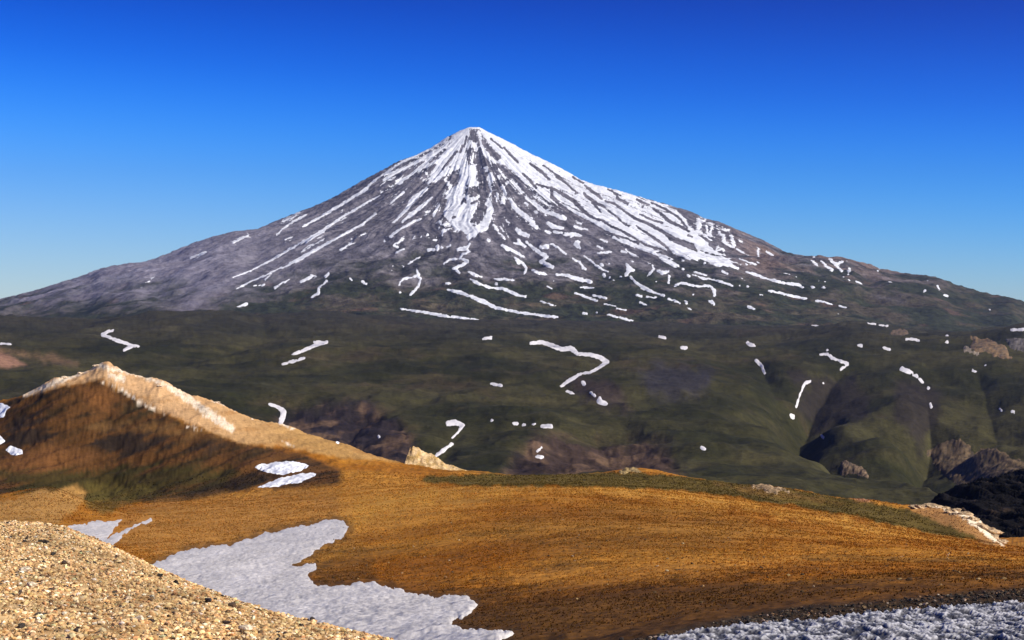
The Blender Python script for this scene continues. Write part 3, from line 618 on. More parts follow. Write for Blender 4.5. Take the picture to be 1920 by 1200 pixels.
cut = [
    S('B', (820, 380, 1.1), (700, 540, 1.3)), S('B', (880, 320, 1.3), (860, 390, 1.3)), S('B', (760, 450, .8), (660, 580, 1.4)), S('B', (985, 160, 2.2), (1000, 220, 2)), S('B', (740, 560, .9)), S('B', (930, 210, .8), (900, 330, .8)),
    S('B', (870, 970, 1.2), (900, 920, 1.4), (920, 960, 1.4)), S('B', (990, 970, 1.6), (1040, 940, 1.6)), S('B', (770, 1130, 1.5), (800, 1120, 1.2)), S('B', (930, 770, 1.3)), S('B', (985, 1175, 1.2), (1090, 1060, 2.2), (1115, 965, 2.4)),
    S('B', (1180, 350, 4), (1220, 400, 5), (1290, 450, 3.5)), S('B', (1120, 290, 2), (1160, 320, 1.5)), S('B', (1350, 340, 1), (1420, 420, 1.5), (1500, 500, 1.6)), S('B', (1200, 240, .8), (1330, 350, .9)),
    S('D', (0, 270, 1.3), (80, 350, 1.6), (150, 430, 1.5)), S('D', (130, 190, 1.6), (200, 250, 1.9), (260, 290, 1.6)), S('B', (1640, 520, 1.2), (1760, 600, 2), (1860, 700, 1.4)),
    S('D', (160, 390, 1.2), (250, 420, 1.2), (330, 440, 1.5), (380, 460, 2), (470, 520, 2.8), (560, 570, 2.8), (640, 650, 2.8), (740, 740, 2), (860, 800, 1.2)),
    S('D', (320, 430, 1.8), (330, 540, 2.3), (420, 620, 1.5), (520, 690, 1.2), (620, 760, .8)), S('D', (380, 310, .9), (500, 390, 1), (560, 450, 1), (620, 490, .8)),
    S('D', (700, 410, 1), (780, 470, 2.1), (860, 530, 1.8), (890, 560, 1)), S('D', (690, 500, 1.5), (760, 560, 2.4), (840, 610, 2), (930, 650, 1)), S('D', (780, 600, 1), (840, 660, 1.2), (880, 710, 1)),
    S('D', (930, 580, .9), (1050, 620, 1.3), (1150, 700, 1.3), (1270, 780, 2), (1400, 830, 2), (1550, 910, 2.3), (1660, 980, 2)), S('D', (1060, 550, 1.8), (1120, 580, 1.8), (1180, 610, 1.6)),
    S('D', (960, 690, .9), (1060, 760, 1), (1120, 820, 1), (1190, 860, 1.2)), S('D', (780, 770, 1), (900, 800, 1.3), (1000, 870, 1.4), (1100, 910, 1.2), (1200, 960, 1), (1290, 1020, 1), (1400, 1080, 1.2), (1550, 1120, 1.2), (1680, 1190, 1.2)),
    S('D', (1350, 910, 1.2), (1450, 980, 1.8), (1540, 1040, 2), (1620, 1100, 1.5), (1680, 1180, 1.5)), S('D', (1470, 670, 1.2), (1550, 720, 2), (1650, 810, 2.4), (1760, 860, 2), (1870, 920, 1.4)),
    S('D', (1450, 600, .9), (1600, 670, 1.2), (1750, 760, 1.2), (1850, 880, 1)), S('D', (1280, 560, 1.2), (1350, 600, 1.4), (1420, 625, 1.2)), S('D', (960, 450, .7), (1100, 520, .7)),
    PG('D', (1540, 890), (1700, 985), (1920, 1065), (1960, 1150), (1800, 1085), (1650, 1015)), S('D', (230, 180, .7), (340, 260, .8), (480, 370, .8)), S('D', (560, 310, .8), (680, 380, 1)), S('D', (1350, 640, .9)), S('D', (590, 500, .8)), S('D', (1880, 975, .9)),
    S('D', (860, 890, 1), (1000, 950, 1), (1160, 1000, 1), (1300, 1060, 1)), S('D', (1280, 860, .8), (1360, 920, .9)), S('D', (1000, 460, .9), (1080, 545, .9)), S('D', (1320, 730, 1), (1450, 790, 1.1), (1570, 830, 1.2)),
    S('F', (300, 370, 1)), S('F', (330, 375, 1), (345, 385, 1)), S('F', (470, 300, 1.5), (480, 340, 1)),
]
def cap_mod(f, px, py, x, y):
    t = np.arctan2(x-XC, YC-y); q = np.hypot(x-XC, y-YC)
    s = fbm(t*70, q/700, 4, 201)
    core = np.exp(-((px-868)/34)**2-((py-392)/62)**2)      # the broad tongue below the summit is deep and unbroken
    f = np.minimum(f, 2.3) + (1-.8*core)*(1.3*s - .5) + 1.2*core + (1-.9*core)*2.5*fbm(t*42, q/2400, 4, 215, gain=.6) - .25*sstep(0, 2500, x-XC) + .7*fbm(x/45, y/45, 3, 203)
    fine = ridged(t*60, q/1500, 3, 205, gain=.6)*.6 + .5*fbm(x/70, y/70, 3, 207)     # feathered fringe and stray ribbons beside the main snow
    d = np.maximum(0, -f)
    up = sstep(520, 400, py)
    return np.maximum(f, 2.2*(fine - .80 - .05*d*(2.2-1.5*up)) - .6*(1-up))
sc = draped('snow_cover', gm, cap, M_snow, 6, 2.0, minus=cut, rough=.7, rs=5, one=False, mod=cap_mod, grow=.8)
sc['kind'] = 'stuff'
sc['label'] = 'streaky white snow cover on the summit and flanks of the volcano'

def frayed(f, px, py, x, y):
    t = np.arctan2(x-XC, YC-y); q = np.hypot(x-XC, y-YC)
    return f + 1.0*fbm(t*110, q/420, 3, 209) + .9*fbm(x/38, y/38, 3, 211)
def frayed_low(f, px, py, x, y): return f + .5*fbm(x/22, y/60, 3, 213)
# ---- snow lying apart on the volcano
GM = 'snow patches on the volcano'
for label, parts, *ex in [
    ('longest straight snow ribbon high on the left flank of the volcano', [S('A', (1150, 215, 3), (1000, 310, 2.5), (850, 400, 2), (700, 485, 2), (560, 560, 1))]),
    ('second forked ribbon joining the longest ribbon from the left skyline', [S('A', (1380, 85, 1.6), (1270, 110, 1.6), (1170, 185, 1.6), (1150, 210, 1.5))]),
    ('bluish ribbon of snow running far down the left flank between two whiter ones', [S('A', (1250, 265, 1.3), (1100, 350, 1.8), (960, 430, 2), (880, 490, 2.2), (780, 550, 1.9), (660, 620, 1.9), (540, 690, 1.8), (400, 770, 1.5), (280, 830, 1.2), (150, 880, .9))]),
    ('lowest long ribbon of the left flank, widest in its middle', [S('A', (1220, 400, 1.3), (1120, 480, 1.8), (1000, 545, 1.9), (880, 610, 2), (760, 680, 2.6), (650, 740, 3.2), (560, 790, 1.7), (460, 830, 1.2), (380, 870, 1.2), (280, 910, 1.6), (170, 970, 1.1))]),
    ('short curved ribbon close under the left skyline of the volcano', [S('A', (700, 410, 1), (600, 460, 1.5), (530, 510, 1.4), (475, 560, .9))]),
    ('ragged snow streak with a blunt lower end at the foot of the left flank', [S('A', (460, 960, 2), (520, 920, 1.7), (580, 890, 1.3), (640, 835, .9))]),
    ('hook shaped snow scrap at the foot of the volcano, just above the plateau', [S('A', (740, 1025, 1.5), (790, 1000, 2.5), (790, 960, 1.6), (850, 910, 1.9))]),
    ('broad snow couloir left of the central snow tongue, tapering downward', [S('A', (1600, 215, 3), (1540, 260, 4.5), (1480, 320, 4.2), (1440, 380, 3.2), (1390, 430, 2.2), (1340, 475, 1.1))]),
    ('wide ragged snow streak right below the tapering couloir', [S('A', (1640, 280, 1.6), (1570, 345, 3.4), (1480, 410, 3.6), (1420, 460, 2.6))]),
    ('slender snow streak below the couloirs ending left of the scree gullies', [S('A', (1560, 440, 1.6), (1480, 475, 2.3), (1400, 515, 2.3), (1330, 575, 2.2))]),
    ('small slanted snow dash under the slender streak', [S('A', (1430, 665, 1.4), (1370, 695, 1.4))]),
    ('thin snow dash above the ring shaped patch', [S('A', (1550, 725, 1.3), (1460, 780, 1.4))]),
    ('left one of two tiny dashes on the green foot of the volcano', [S('A', (1020, 880, 1.3), (1035, 900, 1.3))]),
    ('right one of two tiny dashes on the green foot of the volcano', [S('A', (1115, 910, 1.5), (1150, 930, 1.5))]),
    ('ring shaped snow patch around a dark hollow', [S('A', (1525, 820, 1.6), (1540, 860, 2.6), (1490, 880, 2), (1430, 890, 1.5), (1400, 915, 1.6), (1395, 940, 1.4)), S('A', (1530, 870, 1.5), (1555, 890, 1.4), (1540, 950, 2.2), (1480, 1010, 1.6))]),
    ('jagged hooked snow patch on the scree below the central tongue', [S('C', (960, 345, 2.2), (930, 390, 3.6), (830, 408, 2.5)), S('C', (930, 400, 2), (960, 430, 1.8), (890, 460, 2.2), (850, 500, 2.5), (940, 540, 2.8), (860, 590, 2.8), (780, 620, 2.3), (850, 670, 1.7)), S('C', (850, 510, 2), (740, 520, 1.6), (670, 570, 1.5))]),
    ('longest snow band on the green foot, thickest in its middle', [S('C', (730, 860, 2.5), (860, 890, 2.6), (960, 930, 3), (1060, 970, 3.8), (1160, 1010, 3.8), (1250, 1060, 2.6), (1400, 1090, 2.3), (1600, 1130, 2), (1800, 1150, 2), (1950, 1170, 1.9), (2150, 1220, 1)) ]),
    ('straight snow bar lying along the border of mountain and plateau', [S('C', (190, 1075, 1.4), (400, 1105, 2.3), (600, 1140, 2.4), (800, 1170, 2.2), (1000, 1190, 1.8), (1260, 1240, 1))]),
    ('small oval of snow just above the start of the longest band', [S('C', (700, 790, 1.8), (740, 790, 1.7))]),
    ('wavy snow line with a bent right end above the longest band', [S('C', (970, 740, 1.5), (1060, 790, 2.4), (1180, 830, 2), (1300, 850, 2.2), (1330, 845, 3), (1440, 890, 2.6), (1500, 925, 2), (1590, 935, 1.2), (1620, 900, 1.4), (1600, 850, 1.8), (1650, 800, 2.3), (1640, 750, 1.8))]),
    ('stubby snow patch at the left end of the wavy line', [S('C', (950, 660, 2.4), (1050, 700, 2.4), (1100, 715, 1.4)) ]),
    ('thin flat snow line between the wavy line and the rock band above it', [S('C', (1240, 740, 1.8), (1340, 740, 2), (1470, 755, 1.1))]),
    ('snow dot between the wavy line and the thin flat line', [S('C', (1260, 795, 2))]),
    ('lumpy snow patch right of the scree gullies, above a bent strip', [S('C', (1330, 360, 2.4), (1380, 390, 3.4), (1450, 420, 3), (1520, 460, 2.6), (1570, 490, 1.6))]),
    ('wedge of snow running down into a bent tail', [S('C', (1470, 500, 2), (1520, 550, 4)), S('C', (1540, 550, 2.5), (1585, 590, 1.7), (1600, 640, 2.1), (1570, 690, 1.1))]),
    ('rounded double lobe of snow on the scree', [S('C', (1490, 180, 3), (1530, 220, 4), (1620, 250, 3.4))]),
    ('three pointed snow patch under the rounded double lobe', [S('C', (1510, 290, 1.9), (1530, 340, 3), (1590, 370, 1.8)), S('C', (1530, 340, 2.5), (1460, 335, 1.7))]),
    ('large zigzag snow patch with a thick lower end', [S('C', (1600, 320, 2), (1680, 390, 2.5), (1760, 450, 3.8), (1830, 490, 3), (1770, 540, 3.6), (1840, 580, 4.2), (1900, 605, 2.8))]),
    ('blunt teardrop of snow beside the large zigzag patch', [S('C', (1770, 380, 3), (1830, 372, 4.8))]),
    ('flat wedge of snow below the thick end of the zigzag patch', [S('C', (1670, 640, 1.5), (1730, 665, 3.4), (1830, 690, 1.4))]),
    ('small squarish snow dot alone below the central tongue', [S('C', (1170, 295, 2.8), (1185, 310, 2.8))]),
    ('short thick snow dash left of the jagged hooked patch', [S('C', (500, 410, 2.2), (570, 410, 2.4))]),
    ('smooth lens of snow on dark scree below the great white flank', [S('D', (285, 830, 3.2), (350, 870, 4.4), (450, 885, 2))]),
    ('small oval left of a matching oval, under the smooth lens', [S('D', (260, 920, 2.4), (310, 940, 2.4))]),
    ('small oval right of a matching oval, under the smooth lens', [S('D', (350, 930, 2.2), (440, 940, 2.2))]),
    ('tongue of snow fringing the great white flank above the smooth lens', [S('D', (30, 550, 1.5), (130, 620, 2), (230, 690, 2.5), (350, 730, 3.4), (470, 780, 4.2))]),
    ('stepped snow patch right of the central scree gullies', [S('D', (0, 720, 3), (60, 760, 2.2), (150, 860, 1.3))]),
    ('ragged flat patch with points on both sides, right of the two ovals', [S('D', (470, 960, 2.4), (560, 950, 3.8), (650, 970, 1.6)), S('D', (560, 955, 2), (545, 985, 1.7))]),
    ('comma shaped snow patch with its tail pointing down', [S('D', (620, 1050, 4.3), (605, 1065, 4.6), (650, 1120, 1.6))]),
    ('narrow snow sliver under the edge of the great white flank', [S('D', (580, 870, 2), (660, 890, 2.2), (730, 905, 1.1))]),
    ('short slanting dash right of the comma shaped patch', [S('D', (880, 1010, 2), (950, 1040, 1.8))]),
    ('upper part of a broken chevron of snow', [S('D', (840, 1090, 2), (890, 1120, 1.8))]),
    ('flat lower part of a broken chevron of snow', [S('D', (850, 1168, 1.6), (930, 1160, 2.2), (990, 1155, 1.9))]),
    ('thin snow thread leading down from the comma shaped patch', [S('E', (320, 100, 1.5), (370, 140, 1.4), (400, 140, 1.6), (440, 180, 2), (490, 220, 1.3))]),
    ('thin bending snow thread with a forked foot', [S('E', (570, 270, 1), (640, 310, 1.5), (680, 370, 2.4), (710, 385, 1.5))]),
    ('long thin snow thread parallel to the forked one', [S('E', (690, 240, 1.3), (760, 290, 1.8), (820, 340, 1.8), (900, 390, 1.2), (960, 410, .9))]),
    ('triangular snow patch, the largest on the right slope', [S('E', (1170, 330, 2), (1195, 380, 5.2), (1240, 400, 2.6)), S('E', (1190, 400, 4), (1160, 460, 2))]),
    ('snow strip falling from the triangular patch to the green slope', [S('E', (1220, 480, 2.5), (1280, 540, 2.5), (1350, 590, 3.4), (1430, 630, 2.5), (1500, 660, 2), (1590, 685, 1.6))]),
    ('small flat dash under the falling strip', [S('E', (1280, 680, 1.8), (1330, 690, 1.8))]),
    ('faint thin line under the falling strip', [S('E', (1390, 700, 1.1), (1500, 705, 1.1))]),
    ('slanted dash lowest under the falling strip', [S('E', (1320, 760, 1.5), (1390, 790, 1.5))]),
    ('sickle shaped snow scrap right of the triangular patch', [S('E', (1460, 350, 1.5), (1470, 390, 2), (1440, 430, 2.4), (1400, 465, 1.3))]),
    ('square cornered snow patch right of the sickle shaped scrap', [S('E', (1525, 410, 2), (1570, 430, 3.6), (1640, 410, 2))]),
    ('upright snow drip below the square cornered patch', [S('E', (1650, 470, 2.2), (1640, 550, 1.3))]),
    ('dash at the end of the line of the falling strip', [S('E', (1650, 720, 1.5), (1700, 735, 2), (1770, 770, 1.6))]),
    ('grey striped snow patch with a bright right end', [S('E', (380, 450, 1.6), (500, 455, 2.5), (600, 490, 3.4), (700, 520, 3.6), (760, 532, 3.8))]),
    ('thin fringe below the grey striped patch', [S('E', (650, 590, 1.3), (800, 600, 1.9))]),
    ('slender slanting snow stripe on the green slope, upper of a dashed line', [S('E', (590, 655, 1), (690, 690, 1.8), (790, 730, 2), (890, 770, 1.5))]),
    ('short stripe above the slender slanting one', [S('E', (790, 680, 1.3), (870, 695, 2), (940, 715, 1.3))]),
    ('middle dash of the dashed line on the green slope', [S('E', (920, 780, 1.4), (1040, 805, 1.4))]),
    ('last dash of the dashed line on the green slope', [S('E', (1060, 830, 1.3), (1160, 850, 1.3))]),
    ('straight snow stripe just above the plateau border, right of the longest band', [S('E', (940, 895, 1.5), (1080, 930, 1.8), (1240, 970, 1.5))]),
    ('tiny dash just under the straight stripe', [S('E', (1215, 1012, 1.3), (1240, 1018, 1.2))]),
    ('faint broken snow thread above the longest band', [S('E', (200, 745, 1.3), (330, 790, 1.4), (450, 830, .9))]),
    ('slight snow dash on the turf below the zigzag patch', [S('E', (280, 580, 1.3), (330, 605, 1.3))]),
    ('thin bright thread under the great white flank on the right', [S('E', (1160, 170, 1), (1220, 215, 1.5), (1370, 280, 1.3))]),
    ('long knotted snow band low on the right flank', [S('F', (960, 780, 1.5), (1050, 800, 2), (1140, 840, 2), (1250, 870, 2), (1350, 895, 2.2), (1450, 915, 2.2), (1540, 920, 2.5), (1590, 955, 1.5))]),
    ('straight clean snow bar under the long knotted band', [S('F', (1210, 990, 1.8), (1350, 1020, 1.8), (1480, 1050, 1.8), (1630, 1080, 1.8))]),
    ('small slanted dash left of the long knotted band', [S('F', (690, 770, 1.4), (740, 800, 1.5))]),
    ('stout dash above the long knotted band', [S('F', (760, 700, 1.8), (860, 740, 1.8))]),
    ('pair of joined dashes high on the right flank', [S('F', (880, 630, 1.5), (960, 660, 1.5), (1060, 700, 2.1))]),
    ('faint long thread above the bracket shaped patch', [S('F', (350, 810, 1), (470, 850, 1.5), (560, 860, 1.3), (680, 890, 1.5), (800, 935, .9))]),
    ('small bright arch of snow on brown rock near the right skyline', [S('F', (1180, 550, 1.7), (1250, 590, 1.8))]),
    ('faint curving snow line under the right shoulder', [S('F', (1450, 600, .8), (1570, 640, 1.1), (1650, 690, 1.3), (1700, 750, 1.3))]),
    ('bracket shaped snow patch with a bulging right end', [S('F', (150, 940, 1.5), (220, 900, 2.5), (300, 920, 2), (420, 940, 1.8), (550, 935, 2), (590, 980, 3), (600, 1040, 2.3))]),
    ('small snow wedge below the bulging end of the bracket', [S('F', (540, 1110, 1.8), (590, 1150, 1.5), (570, 1100, 2))]),
    ('stout slanted dash on dark turf right of the bracket', [S('F', (975, 1170, 2), (1050, 1197, 2))]),
    ('dash on the green slope left of the bracket', [S('F', (80, 1080, 1.5), (140, 1095, 1.5), (210, 1130, 1.5))]),
    ('round dot at the left of the dash near the bracket', [S('F', (10, 1040, 2))]),
    ('bright cluster of snow on the right shoulder', [S('G', (330, 200, 2), (380, 240, 3.4), (440, 220, 1.6)), S('G', (385, 245, 2.5), (430, 300, 1.4))]),
    ('dash on the slope below the right shoulder', [S('G', (810, 380, 1), (850, 410, 1.1))]),
    ('left leg of an open triangle of snow far right', [S('G', (1070, 500, 1.1), (1110, 460, 1.1))]),
    ('right leg of an open triangle of snow far right', [S('G', (1270, 490, 1.8), (1300, 505, 1.2))]),
    ('lone snow dot at the far right of the volcano', [S('G', (1640, 615, 1.3))]),
    ('upper dash beyond the end of the clean snow bar', [S('G', (215, 545, 1.4), (290, 550, 1.5), (350, 570, 1.4))]),
    ('lower dash beyond the end of the clean snow bar', [S('G', (410, 580, 1.3), (460, 600, 1.3))]),
    ('lone dash at the hazy foot of the left flank', [S('A', (250, 1080, 1.9), (210, 1093, 1.5), (168, 1108, .9))]),
]:
    o = draped('snow_patch', gm, parts, M_snow, 4, 1.8, rough=.8, rs=4.5, grow=.2, mod=frayed)
    tag(o, label, 'snow patch', GM)

# ---- snow lying on the plateau
GPn = 'snow patches on the green plateau'
for label, parts in [
    ('Z shaped snow drift on the dark slope behind the rocky ridge', [S('H', (870, 240, 1.5), (820, 240, 1.6), (770, 270, 2.1), (840, 300, 1.9), (930, 330, 1.9), (990, 352, 2.5), (1035, 355, 1.5)), S('H', (985, 358, 2.5), (920, 390, 1.2))]),
    ('faint pinkish snow line at the left border above the bare tan slope', [S('H', (-20, 335, 1.3), (80, 340, 1.3))]),
    ('long S shaped snow drift in the middle of the plateau', [S('J', (1065, 130, 1.6), (1130, 125, 3), (1200, 150, 3.4), (1240, 165, 4), (1290, 160, 4), (1330, 190, 2.6), (1400, 195, 3), (1460, 212, 3.4), (1492, 235, 3.6), (1460, 262, 2.5), (1400, 295, 1.4), (1340, 305, 1.4), (1290, 335, 3.2), (1240, 370, 1.8))]),
    ('slanting snow drift left of centre, the longer of two', [S('I', (690, 325, 2), (620, 345, 2.5), (540, 380, 2.5), (430, 420, 1)), S('I', (640, 325, 1.2), (600, 322, .8))]),
    ('slanting snow drift left of centre, the shorter of two', [S('I', (520, 445, 1.2), (440, 470, 2.2), (360, 490, 1.2))]),
    ('thick hooked snow drift in a gully just over the rocky ridge', [S('I', (265, 790, 1.5), (330, 815, 3), (368, 850, 4.4), (350, 920, 4), (340, 960, 3))]),
    ('hooked snow drift with a round head above a gully', [S('J', (600, 582, 4.2), (640, 575, 4.4), (683, 592, 2.6), (660, 625, 1.6), (625, 662, 1.3))]),
    ('snow sliver in the gully below the round headed drift', [S('J', (622, 698, 1.6), (575, 732, 2.8), (535, 760, 1.4), (520, 775, 1))]),
    ('white snow triangle in the gully under the long S shaped drift', [S('J', (1455, 440, 2), (1450, 458, 4.2), (1485, 470, 3))]),
    ('small snow scrap between the S shaped drift and the white triangle', [S('J', (1360, 350, 2.2), (1368, 362, 1.8))]),
    ('slight dash just above the white triangle', [S('J', (1400, 405, 1.2), (1425, 425, 1.5))]),
    ('thin grey dash left of the white triangle', [S('J', (1262, 398, .9), (1310, 416, 1))]),
    ('lone oval of snow on open turf left of the S shaped drift', [S('J', (845, 358, 2), (900, 368, 1.8))]),
    ('lone bright scrap on open turf, upper middle of the plateau', [S('J', (800, 105, 2.2), (840, 98, 1.8))]),
    ('largest oblong at the right end of a row of snow dots', [S('J', (1130, 597, 2.6), (1180, 597, 2.6))]),
    ('left oval in a row of snow dots', [S('J', (972, 582, 2.3), (988, 583, 2.2))]),
    ('second dot from the left in a row of snow dots', [S('J', (1022, 587, 1.8), (1032, 587, 1.7))]),
    ('faintest and third dot in a row of snow dots', [S('J', (1080, 587, 1.2), (1092, 587, 1.1))]),
    ('single snow dot left of and above a row of dots', [S('J', (845, 562, 2))]),
    ('slanting stroke of a small snow mark low in the valley', [S('J', (1083, 752, 1.6), (1125, 718, 1.4))]),
    ('flat stroke of a small snow mark low in the valley', [S('J', (1100, 768, 1.8), (1132, 771, 1.8))]),
    ('tiny white dot on the purple scarp behind the ridge', [S('I', (1080, 1035, 2.1))]),
    ('round snow spot on the right plateau, above a leaning streak', [S('K', (365, 130, 2.8), (400, 145, 2.8))]),
    ('left of two small spots on the upper right plateau', [S('J', (1790, 95, 2), (1820, 101, 2))]),
    ('right of two small spots on the upper right plateau', [S('K', (-5, 155, 2.2), (20, 156, 2))]),
    ('leaning snow streak with a pointed foot', [S('K', (415, 230, 2.5), (445, 260, 2.2), (462, 300, 1.5))]),
    ('angular snow line bending round the head of the dark ravine', [S('G', (250, 980, 1.2), (320, 975, 1.8), (350, 1010, 1.8), (440, 1040, 1.7), (490, 1055, 1.6), (410, 1110, 1))]),
    ('faint dot above the angular snow line', [S('G', (310, 945, 1.2))]),
    ('short dash at the top of a thin thread in the dark ravine', [S('K', (690, 352, 1.3), (718, 344, 1.2), (680, 372, .9), (650, 450, .8), (640, 495, .7))]),
    ('dim snow dot inside the dark ravine', [S('K', (790, 356, 1.4))]),
    ('club shaped snow drift above the second dark ravine', [S('K', (1235, 275, 3.2), (1270, 288, 3.6), (1310, 310, 2.4), (1350, 350, 1.7))]),
    ('round dot at the tip of the club shaped drift', [S('K', (1380, 385, 2.4))]),
    ('upright speck inside the second dark ravine', [S('K', (1393, 470, 1.2), (1400, 492, 2))]),
    ('slim curved snow drift at the right', [S('G', (1430, 1090, 1), (1500, 1110, 1.6), (1560, 1150, 2.1), (1592, 1187, 1.8))]),
    ('faint dot above the slim curved drift', [S('G', (1600, 1065, 1.4))]),
    ('thin dash pointing down toward the oval at the right border', [S('K', (1745, 460, 1), (1792, 510, 1.1))]),
    ('small oval of snow at the right border', [S('K', (1855, 515, 2.4), (1875, 519, 2.4))]),
    ('lone dot on the open slope left of the dark ravine foot', [S('K', (610, 538, 2.8), (620, 545, 2.8))]),
    ('short slanting dash below the dark ravine', [S('K', (780, 650, 1.5), (815, 686, 1.5))]),
    ('lone oval on the lowest dark slope above the brown hill', [S('K', (105, 718, 2.4), (127, 727, 2.2))]),
    ('left of two pale spots on the turf far right', [S('G', (560, 908, 1.5), (590, 909, 1.4))]),
    ('right of two pale spots on the turf far right', [S('G', (775, 925, 1.5), (820, 941, 1.3))]),
    ('bright snow strip on a low rocky rise far right', [S('G', (650, 715, 1.8), (700, 735, 1.5))]),
    ('faint snow trail right of the bright strip on the rocky rise', [S('G', (735, 740, 1), (800, 746, 1))]),
    ('snow dash on the rust coloured rocky knob', [S('G', (960, 790, 1.8), (1000, 800, 1.8))]),
    ('flat pale snow under the rust coloured rocky knob', [S('G', (950, 855, 1.5), (1000, 855, 1.8), (1060, 866, 1.4))]),
    ('bright oblong right of the rust coloured rocky knob', [S('G', (1120, 855, 2), (1165, 845, 2.2))]),
    ('upper of two dots left of the tan cliff', [S('G', (1290, 830, 1.7))]),
    ('lower of two dots left of the tan cliff', [S('G', (1290, 877, 1.5))]),
    ('long snow strip above the tan cliff at the right border', [S('G', (1820, 780, 1.8), (1950, 775, 1.4))]),
    ('grey slanting line below the foot of the volcano', [S('G', (240, 785, 1.1), (340, 760, 1.1))]),
    ('short dash above the grey slanting line', [S('G', (165, 725, 1.4), (232, 746, 1.4))]),
]:
    o = draped('snow_patch', gp, parts, M_snowp, 1.8, 1.8, rough=1.0, rs=5.5, grow=.95, mod=frayed_low)
    tag(o, label, 'snow patch', GPn)

# ---- snow on the ridge and the hill
GH = 'snowfields around the brown hill'
SNOWS = []
def rip(V, FV):
    return .03*ridged((V[:, 0]+.15*V[:, 1])/1.1, V[:, 1]/9, 3, 211) + .012*fbm(V[:, 0]/.5, V[:, 1]/1.4, 2, 213)
for label, parts, ex, mt, lift in [
    ('bright oval snow patch at the foot of the rocky ridge', [PG('M', (1425, 705), (1470, 690), (1520, 680), (1650, 675), (1745, 698), (1700, 728), (1600, 750), (1500, 738))], None, M_snow, .3),
    ('slanting snow patch directly under the bright oval', [PG('M', (1790, 738), (1700, 742), (1580, 768), (1520, 790), (1448, 822), (1560, 815), (1690, 790), (1775, 758))], None, M_snow, .3),
    ('snow at the left border high on the dark flank of the ridge', [PG('M', (-120, 345), (0, 345), (62, 370), (20, 402), (32, 422), (0, 434), (-120, 440))], None, M_snow, .3),
    ('smaller snow scrap at the left border below the higher one', [PG('M', (-90, 530), (0, 533), (32, 560), (0, 586), (-90, 590))], None, M_snow, .3),
    ('lobed snow patch low on the dark flank near the left border', [PG('M', (18, 600), (60, 588), (130, 610), (126, 635), (80, 642), (40, 625))], None, M_snow, .3),
    ('tiny white spot on the crest where the ridge runs out', [S('I', (768, 1078, 2.2), (776, 1084, 1.5))], None, M_snow, .6),
    ('dirty fan of snow behind the gravel mound', [PG('N', (290, 282), (420, 255), (560, 232), (600, 238), (680, 215), (690, 224), (640, 270), (570, 360), (480, 420), (300, 400))], rip, M_snowf, .08),
    ('narrow tongue of snow beside the dirty fan', [PG('N', (575, 362), (640, 310), (720, 265), (800, 230), (850, 213), (858, 230), (780, 258), (700, 300), (640, 350), (600, 420))], rip, M_snowf, .08),
    ('large grey snowfield between the gravel mound and the brown hill', [BIG_SNOW], rip, M_snowf, .08),
]:
    big = mt is M_snowf
    SNOWS.append(parts[0])
    o = draped('snowfield' if big else 'snow_patch', gh, parts, mt, lift, 5 if big else 2, rough=3.4 if big else 1.4, rs=15 if big else 9, extra=ex)
    tag(o, label, 'snowfield' if big else 'snow patch', GH)

SNOWS.append(NEAR_SNOW)
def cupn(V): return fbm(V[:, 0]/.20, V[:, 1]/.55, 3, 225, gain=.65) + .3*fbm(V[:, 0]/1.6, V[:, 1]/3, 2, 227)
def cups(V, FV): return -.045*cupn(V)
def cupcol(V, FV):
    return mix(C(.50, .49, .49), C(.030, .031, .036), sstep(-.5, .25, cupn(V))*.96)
o = draped('snowfield', gh, [NEAR_SNOW],
           M_snowc, .14, 4, rough=4, rs=9, extra=cups, color=cupcol)
tag(o, 'coarse suncupped snow with dirty hollows at the near right corner', 'snowfield', GH)

